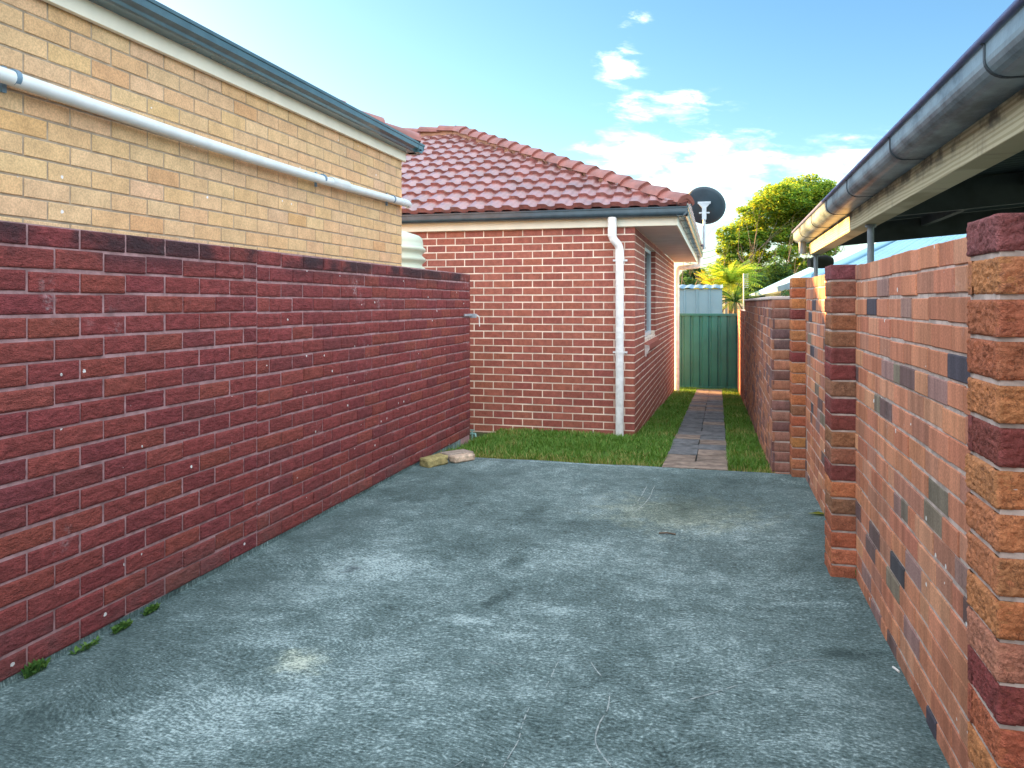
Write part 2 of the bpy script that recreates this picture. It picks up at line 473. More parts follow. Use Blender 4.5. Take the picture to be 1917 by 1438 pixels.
def concrete_mat():
    m, t = newmat('weathered_concrete')
    p = coords(t)
    wob = t.n('ShaderNodeTexNoise', {'Vector': p, 'Scale': 1.3, 'Detail': 2.0})
    wob2 = t.n('ShaderNodeVectorMath', {0: wob.outputs['Color'], 1: (0.45, 0.45, 0)}, operation='MULTIPLY')
    pw = t.n('ShaderNodeVectorMath', {0: p, 1: wob2.outputs[0]}, operation='ADD').outputs[0]
    stv = t.n('ShaderNodeVectorMath', {0: pw, 1: (48, 120, 1)}, operation='MULTIPLY').outputs[0]
    st = nz(t, stv, 1.0, 4, 0.6)
    stv2 = t.n('ShaderNodeVectorMath', {0: pw, 1: (14, 40, 1)}, operation='MULTIPLY').outputs[0]
    st2 = nz(t, stv2, 1.0, 5, 0.65)
    fine = nz(t, p, 85, 6, 0.75)
    mid = nz(t, p, 6.5, 8, 0.7)
    big = nz(t, p, 0.95, 5, 0.6, 0.4)
    v = t.math('ADD', t.math('MULTIPLY', t.math('SUBTRACT', big, 0.5), 0.85), t.math('MULTIPLY', t.math('SUBTRACT', mid, 0.5), 0.62))
    v = t.math('ADD', v, t.math('MULTIPLY', t.math('SUBTRACT', st, 0.5), 1.1))
    v = t.math('ADD', v, t.math('MULTIPLY', t.math('SUBTRACT', st2, 0.5), 0.55))
    v = t.math('ADD', v, t.math('MULTIPLY', t.math('SUBTRACT', fine, 0.5), 1.3))
    wn = t.n('ShaderNodeTexNoise', {'Vector': p, 'Scale': 8.0, 'Detail': 7.0, 'Roughness': 0.68}).outputs['Color']
    wn = t.n('ShaderNodeVectorMath', {0: wn, 1: (0.5, 0.5, 0.5)}, operation='SUBTRACT').outputs[0]
    warm = None
    for (cx_, cy_, rx, ry, an_, amt, kind) in STAINS:
        mp = t.n('ShaderNodeMapping', {0: p, 1: (cx_, cy_, 0), 2: (0, 0, an_), 3: (rx, ry, 1)}, vector_type='TEXTURE').outputs[0]
        q = t.n('ShaderNodeVectorMath', {0: wn, 1: (2.6, 2.6, 0), 2: mp}, operation='MULTIPLY_ADD').outputs[0]
        d = t.n('ShaderNodeVectorMath', {0: q, 1: (1, 1, 0)}, operation='MULTIPLY').outputs[0]
        d = t.n('ShaderNodeVectorMath', {0: d}, operation='LENGTH').outputs[1]
        if kind == 'warm':
            f = t.smooth(d, 0.3, 1.2, amt, 0)
            warm = f if warm is None else t.math('MAXIMUM', warm, f)
        else:
            v = t.math('ADD', v, t.smooth(d, 0.2, 1.3, amt * (0.30 if kind == 'pale' else -0.27), 0))
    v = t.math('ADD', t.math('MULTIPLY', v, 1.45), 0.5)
    c = t.ramp(v, [(0.0, (0.026, 0.050, 0.050)), (0.36, (0.082, 0.130, 0.130)), (0.66, (0.168, 0.248, 0.252)), (1.0, (0.44, 0.57, 0.58))])  # teal in these tones carries the blue cast of the sky
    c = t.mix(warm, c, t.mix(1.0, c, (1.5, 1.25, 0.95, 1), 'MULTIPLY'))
    # dark mossy drift near the walls and a few oil marks, pale worn scuffs
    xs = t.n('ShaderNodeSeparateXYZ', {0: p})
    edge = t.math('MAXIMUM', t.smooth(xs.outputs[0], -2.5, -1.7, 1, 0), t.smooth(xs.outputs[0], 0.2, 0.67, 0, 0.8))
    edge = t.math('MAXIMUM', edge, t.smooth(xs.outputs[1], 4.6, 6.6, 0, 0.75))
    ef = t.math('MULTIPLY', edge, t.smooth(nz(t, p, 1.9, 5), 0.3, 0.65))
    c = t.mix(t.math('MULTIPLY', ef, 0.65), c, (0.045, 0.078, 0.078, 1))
    sp = t.smooth(nz(t, p, 9, 7, 0.7), 0.66, 0.74, 0, 0.8)
    c = t.mix(t.math('MULTIPLY', sp, t.smooth(nz(t, p, 0.9, 3), 0.45, 0.6)), c, (0.62, 0.66, 0.66, 1))
    oil = t.smooth(nz(t, p, 2.3, 4, 0.5), 0.68, 0.76, 0, 0.7)
    c = t.mix(oil, c, (0.045, 0.065, 0.08, 1))
    h = t.math('ADD', t.math('MULTIPLY', st, 1.0), t.math('MULTIPLY', fine, 0.8))
    finish(t, c, 0.85, h, 0.55, 0.006, 0.3)
    return m


def paver_mat():
    m, t = newmat('concrete_paver')
    p = coords(t)
    c = t.n('ShaderNodeAttribute', attribute_name='Col').outputs['Color']
    c = vary(t, c, p, 9, 0.6, 1.25, 6)
    c = vary(t, c, coords(t, (1, 3, 1)), 30, 0.8, 1.2, 4)
    finish(t, c, 0.9, nz(t, p, 90, 5), 0.4, 0.004)
    return m


def ground_mat():
    m, t = newmat('lawn_soil')
    p = coords(t)
    c = t.mix(t.smooth(nz(t, p, 6, 6), 0.4, 0.65), (0.035, 0.055, 0.02, 1), (0.075, 0.085, 0.035, 1))
    finish(t, c, 0.95, nz(t, p, 40, 5), 0.6, 0.02)
    return m


def leaf_mat(name, trans=0.62, rough=0.5):
    m, t = newmat(name)
    c = t.n('ShaderNodeAttribute', attribute_name='Col').outputs['Color']
    b = t.n('ShaderNodeBsdfPrincipled', {'Base Color': c, 'Roughness': rough, 'Specular IOR Level': 0.35})
    tc_ = t.mix(1.0, c, (1.3, 1.2, 0.55, 1), 'MULTIPLY')
    tr = t.n('ShaderNodeBsdfTranslucent', {0: tc_})
    mx = t.n('ShaderNodeMixShader', {0: trans, 1: b.outputs[0], 2: tr.outputs[0]})
    t.n('ShaderNodeOutputMaterial', {0: mx.outputs[0]})
    return m


M['timber'] = timber_mat()
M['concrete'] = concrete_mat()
M['paver'] = paver_mat()
M['ground'] = ground_mat()
M['leaf'] = leaf_mat('leaf')
M['grass'] = leaf_mat('grass_blade', 0.3, 0.6)
M['loosebrick'] = brick_mat('loose_brick', 25, (1, 1, 1), 0.7, 1.25, 60, 0.5, 0.004)

# ------------------------------------------------------------------ brick laying
def rock(seed, amp, su, sv):
    off = Vector((seed * 3.7 % 91, seed * 1.9 % 57, seed * 0.7 % 33))

    def f(u, v):
        q = Vector((u * su, v * sv, 0)) + off
        r = 1.0 - abs(mnoise.noise(q)) * 2.2
        return amp * (0.55 * r + 0.6 * mnoise.noise(q * 2.1) + 0.3 * mnoise.noise(q * 4.7))
    return f


def lay(mb, O, U, N, u0, u1, z0, z1, color, mat=1, bev=0.004, depth=0.02, nu=1, nv=1, disp=None, V=Vector((0, 0, 1))):
    """one brick face: worn edges, optional rock-face relief, returns into the joint"""
    wd, ht = u1 - u0, z1 - z0
    if wd < 0.012 or ht < 0.01:
        return
    bev = min(bev, wd * 0.3, ht * 0.3)
    us = [0.0] + [bev + (wd - 2 * bev) * i / nu for i in range(nu + 1)] + [wd]
    vs = [0.0] + [bev + (ht - 2 * bev) * j / nv for j in range(nv + 1)] + [ht]
    n, k = len(us), len(vs)
    pts = []
    for j, b in enumerate(vs):
        for i, a in enumerate(us):
            brd = i in (0, n - 1) or j in (0, k - 1)
            if brd:
                d = -bev
                if disp:
                    d += 0.3 * disp(a, b)
            else:
                d = disp(a, b) if disp else 0.0
                if disp and (i in (1, n - 2) or j in (1, k - 2)):
                    d *= 0.5
            pts.append(O + U * (u0 + a) + V * (z0 + b) + N * d)
    fs = [(j * n + i, j * n + i + 1, (j + 1) * n + i + 1, (j + 1) * n + i) for j in range(k - 1) for i in range(n - 1)]
    ring = [i for i in range(n)] + [j * n + n - 1 for j in range(1, k)] + [(k - 1) * n + i for i in range(n - 2, -1, -1)] + [j * n for j in range(k - 2, 0, -1)]
    base = len(pts)
    for q in ring:
        a, b = us[q % n], vs[q // n]
        pts.append(O + U * (u0 + a) + V * (z0 + b) - N * depth)
    L = len(ring)
    fs += [(ring[(i + 1) % L], ring[i], base + i, base + (i + 1) % L) for i in range(L)]
    mb.add(pts, fs, mat, color, smooth=bool(disp))


def panel(mb, O, U, N, W, courses, pitch, blen, jh, jv, palette, z0=0.0, off=None, bev=0.004, depth=0.02, grid=(1, 1),
          amp=0.0, su=22, sv=34, holes=(), jit=0.0015, umin=0.0, zmax=None, heads=0.0):
    O, U, N = Vector(O), Vector(U), Vector(N)
    for k in range(courses):
        b0 = z0 + k * pitch
        b1 = b0 + pitch - jh
        if zmax is not None:
            b1 = min(b1, zmax)
        st = (off(k) if off else (0 if k % 2 else -blen / 2))
        u = st
        while u < W:
            a0, a1 = max(u, umin), min(u + blen - jv, W)
            u += blen
            if heads and random.random() < heads:
                cut = blen * random.choice((0.5, 0.5, 0.72))
                a1 -= blen - cut
                u -= blen - cut
            if a1 - a0 < 0.015:
                continue
            segs = [(a0, a1)]
            for (h0, h1, y0, y1) in holes:
                if b0 < y1 - 0.005 and b1 > y0 + 0.005:
                    ns = []
                    for s0, s1 in segs:
                        if s1 <= h0 or s0 >= h1:
                            ns.append((s0, s1))
                        else:
                            if s0 < h0: ns.append((s0, h0))
                            if s1 > h1: ns.append((h1, s1))
                    segs = ns
            for s0, s1 in segs:
                c = palette()
                dsp = rock(random.random() * 1000, amp, su, sv) if amp else None
                j1, j2, j3 = (random.uniform(-jit, jit) for _ in range(3))
                lay(mb, O + N * j3, U, N, s0 + j1 * .5, s1 + j1 * .5, b0 + j2, b1 + j2, c, bev=bev, depth=depth, nu=grid[0], nv=grid[1], disp=dsp)


def pal(*entries, jitter=0.1):
    cs, ws = [e[0] for e in entries], [e[1] for e in entries]

    def f():
        c = random.choices(cs, ws)[0]
        k = 1 + random.uniform(-jitter, jitter)
        return (c[0] * k, c[1] * k * (1 + random.uniform(-.04, .04)), c[2] * k * (1 + random.uniform(-.05, .05)), 1)
    return f


# ------------------------------------------------------------------ setting: ground, slab, path
def gz(y):
    return -0.02 - 0.048 * max(0.0, min(y, 30.0) - 6.75)


mb = MB()
xs_ = [-400, -60, -14, -6, -2.6, -1.6, -0.9, -0.45, 0.1, 0.45, 0.8, 3, 12, 60, 400]
ys_ = [-60, -8, 0, 4, 6.3, 6.75, 7.5, 9, 11, 13, 15, 17, 19, 24, 30, 60, 150, 800]
vs = [(x, y, gz(y) - 0.03 - (0.35 if x > 0.8 else 0)) for y in ys_ for x in xs_]
nx = len(xs_)
mb.add(vs, [(j * nx + i, j * nx + i + 1, (j + 1) * nx + i + 1, (j + 1) * nx + i) for j in range(len(ys_) - 1) for i in range(nx - 1)])
tag(mb.build('ground', M['ground']), kind='structure')

# concrete slab with a ragged far edge
mb = MB()
ex = np.linspace(-2.55, 0.70, 40)
edge_y = [6.72 + 0.03 * mnoise.noise(Vector((x * 2.3, 3.1, 0))) + 0.012 * mnoise.noise(Vector((x * 11, 0, 5))) + (0.06 if x < -2.2 else 0) for x in ex]
top = [(x, -3.0, 0.0) for x in ex] + [(x, y - 0.015, 0.0) for x, y in zip(ex, edge_y)] + [(x, y, -0.012) for x, y in zip(ex, edge_y)] + [(x, y, -0.15) for x, y in zip(ex, edge_y)]
n = len(ex)
mb.add(top, [(r * n + i, r * n + i + 1, (r + 1) * n + i + 1, (r + 1) * n + i) for r in range(3) for i in range(n - 1)])
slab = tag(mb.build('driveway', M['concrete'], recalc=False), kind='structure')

# pale scratches dragged across the slab
def ground_px(px, py):
    z = CAM.z * FPX / (py - HY)
    x = (px - CX) / FPX * z
    return Vector((-math.sin(YAW) * z + math.cos(YAW) * x, math.cos(YAW) * z + math.sin(YAW) * x, 0))


def scratch(pts, width):
    P = [ground_px(*p) for p in pts]
    # resample smoothly
    Q = []
    for i in range(len(P) - 1):
        p0, p1, p2, p3 = P[max(i - 1, 0)], P[i], P[i + 1], P[min(i + 2, len(P) - 1)]
        for k in range(8):
            s = k / 8
            Q.append(0.5 * ((2 * p1) + (p2 - p0) * s + (2 * p0 - 5 * p1 + 4 * p2 - p3) * s * s + (3 * p1 - p0 - 3 * p2 + p3) * s ** 3))
    Q.append(P[-1])
    m_ = MB()
    vs_ = []
    for i, q in enumerate(Q):
        d = (Q[min(i + 1, len(Q) - 1)] - Q[max(i - 1, 0)]).normalized()
        nrm = Vector((-d.y, d.x, 0))
        wd = width * (0.35 + 0.65 * abs(mnoise.noise(q * 14))) * min(1, i / 3 + .2, (len(Q) - 1 - i) / 3 + .2)
        j = nrm * 0.006 * mnoise.noise(q * 9)
        vs_ += [q + j + nrm * wd / 2 + Vector((0, 0, 0.0035)), q + j - nrm * wd / 2 + Vector((0, 0, 0.0035))]
    m_.add(vs_, [(2 * i, 2 * i + 1, 2 * i + 3, 2 * i + 2) for i in range(len(Q) - 1) if random.random() > 0.13])
    o = m_.build('scratch', M['scratch'])
    o.parent = slab


for pts, wd in [([(992, 1326), (978, 1358), (968, 1392), (942, 1438)], 0.008), ([(1143, 1300), (1138, 1330), (1120, 1360), (1118, 1395), (1144, 1438)], 0.009),
                ([(1106, 1240), (1118, 1258), (1126, 1268)], 0.008), ([(1212, 910), (1196, 936), (1180, 956)], 0.009), ([(1226, 908), (1212, 938), (1184, 962)], 0.009),
                ([(1277, 1315), (1330, 1300), (1385, 1284)], 0.008), ([(870, 1232), (930, 1244), (985, 1248)], 0.006), ([(1045, 1238), (1035, 1262), (1022, 1290)], 0.006),
                ([(1410, 1262), (1480, 1240), (1540, 1236)], 0.005), ([(868, 1424), (850, 1438)], 0.006), ([(910, 1420), (902, 1438)], 0.006)]:
    scratch(pts, wd)

# two-wide paver path
mb = MB()
mb.add([(-0.5, 6.74, gz(6.74) - 0.012), (0.1, 6.74, gz(6.74) - 0.012), (0.1, 18.1, gz(18.1) - 0.012), (-0.54, 18.1, gz(18.1) - 0.012)], [(0, 1, 2, 3)], 0)
y = 6.76
prow = 0
while y < 17.9:
    for x0, x1 in ((-0.475, -0.203), (-0.196, 0.077)):
        warm = (y > 15.8) or y < 7.4
        base = (0.24, 0.19, 0.155) if warm or random.random() < 0.2 else (0.14, 0.15, 0.16)
        k = random.uniform(0.88, 1.1)
        dz = random.uniform(-0.003, 0.004)
        dx = random.uniform(-0.006, 0.006)
        L = 0.392
        zz = lambda yy: gz(yy) + 0.012 + dz
        vs = [(x0 + dx, y, zz(y)), (x1 + dx, y, zz(y)), (x1 + dx, y + L, zz(y + L)), (x0 + dx, y + L, zz(y + L))]
        lo_ = [(a, b, c - 0.04) for a, b, c in vs]
        mb.add(vs + lo_, [(0, 1, 2, 3), (4, 5, 1, 0), (5, 6, 2, 1), (6, 7, 3, 2), (7, 4, 0, 3)], 1, (base[0] * k, base[1] * k, base[2] * k, 1))
    y += 0.4
tag(mb.build('path', [M['pavergrout'], M['paver']], recalc=False), kind='structure')

# grass blades
def grass_patch(mb, x0, x1, y0, y1, dens, hmin, hmax, edge=None, dry=None):
    n_ = int((x1 - x0) * (y1 - y0) * dens)
    for _ in range(n_):
        x, y_ = random.uniform(x0, x1), random.uniform(y0, y1)
        cl_ = mnoise.noise(Vector((x * 2.5, y_ * 2.5, 1.7)))
        if mnoise.noise(Vector((x * 7, y_ * 7, 4))) + cl_ < -0.75:
            continue
        h = random.uniform(hmin, hmax) * (1 + 0.45 * cl_)
        a = random.uniform(0, 6.283)
        lean = random.uniform(0.15, 0.9) * h
        wd = random.uniform(0.0025, 0.005)
        dx, dy = math.cos(a), math.sin(a)
        z = gz(y_) - 0.02
        p = Vector((x, y_, z))
        s_ = Vector((-dy, dx, 0)) * wd
        m1 = p + Vector((dx * lean * .35, dy * lean * .35, h * .62))
        t_ = p + Vector((dx * lean, dy * lean, h))
        g = random.random()
        c = (0.075 + .08 * g, 0.19 + .12 * g, 0.025 + .025 * g, 1)
        dr = (dry(x, y_) if dry else 0) + max(0, mnoise.noise(Vector((x * 1.7, y_ * 1.7, 9))) - .15) * .9
        if random.random() < dr:
            c = (0.34, 0.33, 0.11, 1)
        mb.add([p - s_, p + s_, m1 + s_ * .8, m1 - s_ * .8, t_], [(0, 1, 2, 3), (3, 2, 4)], 0, c)


mb = MB()
dry_edge = lambda x, y_: max(0.04, 0.55 - (y_ - 6.74) * 1.3)
grass_patch(mb, -2.5, -0.47, 6.73, 8.9, 5200, 0.03, 0.075, dry=dry_edge)
grass_patch(mb, -0.93, -0.47, 8.85, 18.3, 2600, 0.03, 0.075, dry=dry_edge)
grass_patch(mb, 0.08, 0.45, 6.73, 18.3, 3200, 0.03, 0.075, dry=dry_edge)
grass_patch(mb, -0.5, 0.1, 17.85, 18.4, 1500, 0.03, 0.06)
tag(mb.build('grass', M['grass'], recalc=False), kind='stuff')

# ------------------------------------------------------------------ left boundary wall
LX, LEND, LJ = -2.512, 7.718, 3.856
mb = MB()
rec = 0.006
mb.box((LX - 0.11, -1.5, -0.12), (LX - rec, LEND - rec, 1.700), 0)
redp = pal(((0.238, 0.056, 0.054), 6), ((0.215, 0.050, 0.052), 3), ((0.258, 0.066, 0.054), 2.5), ((0.195, 0.050, 0.053), 1.2), jitter=0.06)
PL = 0.0885
gridL = (18, 8)
panel(mb, (LX, LJ - 0.011, 0.028), (0, -1, 0), (1, 0, 0), 5.0, 19, PL, 0.2505, 0.0125, 0.0115, redp, off=lambda k: 0 if (k + 1) % 2 else -0.125, grid=gridL, amp=0.006, su=40, sv=75, jit=0.003)
panel(mb, (LX, LJ, 0.022), (0, 1, 0), (1, 0, 0), LEND - LJ, 19, PL, 0.2505, 0.0125, 0.0105, redp, off=lambda k: 0 if (k + 1) % 2 else -0.125, grid=(10, 5), amp=0.0055, su=40, sv=70, jit=0.003)
for k in range(19):     # end face
    lay(mb, Vector((LX, LEND, 0.022)), Vector((-1, 0, 0)), Vector((0, 1, 0)), 0, 0.11, k * PL, k * PL + PL - 0.012, redp())
mb.box((LX - 0.02, -1.5, -0.1), (LX - 0.004, LEND - 0.3, 0.026), 2)
left_wall = mb.build('boundary_wall', [M['red_mortar'], M['red_rock'], M['concrete']], recalc=False)
tag(left_wall, 'long red rock-face brick wall along the left of the driveway with a mouldy top course', 'wall')

# ------------------------------------------------------------------ right boundary wall with piers
RX, RTOP = 0.673, 1.598
PR = 0.0852
rw = thing('boundary_wall', (RX, 4.2, 0), 'orange and purple wire-cut brick wall with projecting piers along the right of the driveway', 'wall')
wirep = pal(((0.50, 0.215, 0.125), 7), ((0.44, 0.175, 0.105), 5), ((0.54, 0.265, 0.16), 4), ((0.40, 0.185, 0.125), 3), ((0.155, 0.100, 0.095), 1.3), ((0.20, 0.165, 0.125), 0.8), ((0.075, 0.070, 0.085), 0.5), ((0.30, 0.18, 0.16), 1.4), jitter=0.09)
mb = MB()
mb.box((RX + 0.005, -1.0, -0.3), (RX + 0.12, 6.6, RTOP - 0.012), 0)
offs = [random.uniform(0, 0.23) for _ in range(19)]
panel(mb, (RX, -0.5, -0.02), (0, 1, 0), (-1, 0, 0), 7.1, 19, PR, 0.232, 0.0105, 0.003, wirep, off=lambda k: -offs[k], bev=0.003, jit=0.003, heads=0.22)
for k in range(19):
    lay(mb, Vector((RX + 0.12, 6.6, -0.02)), Vector((-1, 0, 0)), Vector((0, 1, 0)), 0, 0.12, k * PR, k * PR + PR - .009, wirep())
mb.build('wall_panel', [M['right_mortar'], M['wire_brick']], rw, recalc=False)


TONE = {'p': (0.23, 0.085, 0.095), 'o': (0.50, 0.20, 0.09), 'r': (0.42, 0.135, 0.075), 'm': (0.225, 0.062, 0.056), 'b': (0.30, 0.135, 0.075), 'k': (0.46, 0.21, 0.14), 'd': (0.15, 0.07, 0.085)}


def pier(xf, xw, y0, y1, ztop, grid, pal_, parent, name='pier', amp=0.006, z0=-0.02, label=None, mat='pier_brick', seq=''):
    m_ = MB()
    nC = round((ztop - z0) / PR)
    pt = (ztop - z0) / nC
    m_.box((xf + 0.005, y0 + 0.005, -0.3), (xw, y1 - 0.004, ztop - 0.01), 0)
    for k in range(nC):
        c = pal_()
        i_ = nC - 1 - k
        if i_ < len(seq):
            c = tuple(v * random.uniform(.93, 1.07) for v in TONE[seq[i_]]) + (1,)
        j = [random.uniform(-0.003, 0.003) for _ in range(4)]
        b0, b1 = k * pt + j[2] * .5, (k + 1) * pt - 0.0095 + j[3] * .5
        c2 = tuple(v * random.uniform(.9, 1.1) for v in c[:3]) + (1,)
        sd = random.random() * 1000
        # left face, near face, far face
        lay(m_, Vector((xf + j[0], y1 + j[1], z0)), Vector((0, -1, 0)), Vector((-1, 0, 0)), 0, y1 - y0, b0, b1, c, nu=grid[0], nv=grid[1], disp=rock(sd, amp, 55, 62), bev=0.0035, depth=0.03)
        lay(m_, Vector((xf + j[0], y0 + j[1], z0)), Vector((1, 0, 0)), Vector((0, -1, 0)), 0, xw - xf, b0, b1, c2, nu=grid[0], nv=grid[1], disp=rock(sd + 5, amp * .8, 30, 75), bev=0.0035, depth=0.03)
        lay(m_, Vector((xw, y1 + j[1], z0)), Vector((-1, 0, 0)), Vector((0, 1, 0)), 0, xw - xf, b0, b1, c2, nu=4, nv=3, disp=rock(sd + 9, amp * .8, 26, 40), bev=0.0035, depth=0.03)
    m_.box((xf + 0.006, y0 + 0.006, ztop - 0.03), (xw, y1 - 0.006, ztop - 0.011), 1, pal_())
    o = m_.build(name, [M['right_mortar'], M[mat]], parent, recalc=False)
    if label: o['label'] = label
    return o


pierp = pal(((0.47, 0.19, 0.085), 6), ((0.40, 0.145, 0.075), 4), ((0.20, 0.050, 0.048), 3), ((0.30, 0.095, 0.06), 2), jitter=0.12)
pier(0.53, RX + 0.005, 1.715, 1.908, 1.585, (40, 17), pierp, rw, amp=0.0065, label='nearest brick pier, at the right edge', seq='porromooookmrokrorr')
pier(0.556, RX + 0.005, 4.25, 4.48, 1.604, (18, 8), pierp, rw, seq='pbbbbmmbmmbbmobrror')
orangep = pal(((0.45, 0.165, 0.075), 8), ((0.36, 0.12, 0.07), 3), ((0.25, 0.07, 0.06), 1), jitter=0.12)
pier(0.570, RX + 0.11, 6.60, 6.79, 1.612, (8, 4), orangep, rw, seq='oromoormoorobrrorob')

# lower darker wall running on beside the path
fw = thing('boundary_wall', (0.43, 10, -0.2), 'low dark purple-brown brick wall with pale cement coping beside the paver path', 'wall')
farp = pal(((0.20, 0.10, 0.088), 4), ((0.38, 0.17, 0.105), 6), ((0.16, 0.098, 0.10), 1.6), ((0.31, 0.155, 0.115), 4), jitter=0.13)
mb = MB()
mb.box((0.436, 6.806, -0.8), (0.66, 13.6, 1.425), 0)
panel(mb, (0.43, 6.8, -0.86), (0, 1, 0), (-1, 0, 0), 6.8, 27, PR, 0.232, 0.009, 0.006, farp, jit=0.004, off=lambda k: 0 if k % 2 else -0.116, zmax=2.285)
panel(mb, (0.43, 6.8, -0.86), (1, 0, 0), (0, -1, 0), 0.235, 27, PR, 0.232, 0.009, 0.006, farp, jit=0.003, off=lambda k: 0, grid=(6, 3), amp=0.003, zmax=2.285)
panel(mb, (0.665, 13.6, -0.86), (-1, 0, 0), (0, 1, 0), 0.235, 27, PR, 0.232, 0.009, 0.006, farp, off=lambda k: 0, zmax=2.285)
mb.build('wall_panel', [M['right_mortar'], M['far_brick']], fw, recalc=False)
mb = MB()
mb.box((0.415, 6.80, 1.427), (0.675, 13.65, 1.455))
mb.build('coping', M['coping'], fw, bevel=0.008)
lw = thing('boundary_wall', (0.43, 16, -0.5), 'lowest end of brick wall stepping down to the green metal fence', 'wall')
mb = MB()
mb.box((0.426, 13.66, -1.0), (0.65, 18.4, 1.245), 0)
panel(mb, (0.42, 13.66, -1.0), (0, 1, 0), (-1, 0, 0), 4.74, 27, PR, 0.232, 0.009, 0.006, pal(((0.40, 0.17, 0.11), 3), ((0.3, 0.12, 0.09), 2)), off=lambda k: 0 if k % 2 else -0.116, zmax=2.255)
mb.build('wall_panel', [M['right_mortar'], M['far_brick']], lw, recalc=False)

# ------------------------------------------------------------------ gutters
def gutter_profile(wd, ht, th=0.004):
    """quad gutter: u outward from fascia, v up; rolled front lip"""
    out = [(0, ht + 0.02), (0, 0)]
    out += [(wd * 0.55, 0.0)]
    for k in range(1, 7):
        a = -math.pi / 2 + (math.pi / 2) * k / 6
        out.append((wd * 0.55 + wd * 0.45 * math.cos(a), ht * 0.45 + ht * 0.45 * math.sin(a)))
    out += [(wd, ht * 0.8), (wd + 0.006, ht * 0.84), (wd + 0.007, ht * 0.97), (wd, ht), (wd - 0.012, ht), (wd - 0.012, ht - 0.01)]
    inner = [(wd - th * 2, ht * 0.78), (wd - th * 2, ht * 0.5), (wd * 0.55, th), (th, th), (th, ht + 0.02)]
    return out + inner


# ------------------------------------------------------------------ tiled roofs
def tile_slope(mb, O, E, S, Nn, ua, ub, rows, gauge, tw, prof, lift, mat=0, color=(1, 1, 1, 1)):
    """rows of tiles; ua(v), ub(v) bound each row so the hips cut cleanly"""
    O, E, S, Nn = Vector(O), Vector(E), Vector(S), Vector(Nn)
    npf = len(prof)
    for r in range(rows):
        v0, v1 = r * gauge, (r + 1) * gauge + 0.03
        a, b = ua(v0), ub(v0)
        i0, i1 = int(math.floor(a / tw)), int(math.ceil(b / tw))
        sh = 0.0
        for i in range(i0 - 1, i1 + 1):
            j1, j2 = random.uniform(-.003, .003), random.uniform(-.004, .004)
            k = random.uniform(0.8, 1.2)
            low, high, lip = [], [], []
            for q, h in prof:
                u = i * tw + sh + q * tw
                ul = min(max(u, ua(v0)), ub(v0))
                uh = min(max(u, ua(v1)), ub(v1))
                low.append(O + E * ul + S * (v0 + j1) + Nn * (h + lift + j2))
                high.append(O + E * uh + S * v1 + Nn * (h * 0.9))
                lip.append(O + E * ul + S * (v0 + 0.006 + j1) + Nn * (h * 0.6 - 0.012))
            if (low[0] - low[-1]).length < 0.02:
                continue
            mb.add(low + high, [(m_, m_ + 1, npf + m_ + 1, npf + m_) for m_ in range(npf - 1)], mat, color, True)
            mb.add(lip + low, [(m_, m_ + 1, npf + m_ + 1, npf + m_) for m_ in range(npf - 1)], mat, color, False)


MARS = [(0.0, 0.002), (0.08, -0.005), (0.22, -0.008), (0.36, -0.004), (0.45, 0.010), (0.52, 0.021), (0.62, 0.025), (0.90, 0.025), (0.985, 0.023), (1.0, 0.002)]


def caps(mb, p0, p1, seg, r, mat=0, bed=None, bedmat=1, up=Vector((0, 0, 1))):
    p0, p1 = Vector(p0), Vector(p1)
    D = (p1 - p0)
    L = D.length
    D.normalize()
    side = D.cross(up).normalized()
    nrm = side.cross(D)
    nseg = max(1, int(round(L / seg)))
    sg = L / nseg
    K = 9
    for i in range(nseg):
        a = p0 + D * (i * sg)
        b = p0 + D * ((i + 1) * sg + 0.05)
        lo_, hi_, lo2 = [], [], []
        for k in range(K):
            th = math.pi * (0.02 + 0.96 * k / (K - 1))
            cx_, sx_ = math.cos(th), math.sin(th)
            # ridge tile: rounded angle
            sh = 0.62 * sx_ + 0.38 * (1 - abs(cx_))
            lo_.append(a + side * (cx_ * r * 1.08) + nrm * (sh * r * 0.95 + 0.028))
            hi_.append(b + side * (cx_ * r * 0.92) + nrm * (sh * r * 0.8 + 0.004))
            lo2.append(a + D * 0.002 + side * (cx_ * r * 0.9) + nrm * (sh * r * 0.72))
        mb.add(lo_ + hi_, [(k, k + 1, K + k + 1, K + k) for k in range(K - 1)], mat, (1, 1, 1, 1), True)
        mb.add(lo2 + lo_, [(k, k + 1, K + k + 1, K + k) for k in range(K - 1)], mat)
    if bed:
        w_, h_ = bed
        mb.extrude([(-w_, -0.05), (w_, -0.05), (w_ * 0.86, h_), (-w_ * 0.86, h_)], p0 + D * 0.22, p1, side, nrm, bedmat)
    mb.add([p0 + D * .01 + side * (math.cos(math.pi * (0.02 + 0.96 * k / 8)) * r * 1.05) + nrm * (math.sin(math.pi * (0.02 + 0.96 * k / 8)) * r * .93 + .02) for k in range(9)], [tuple(range(9))], mat)


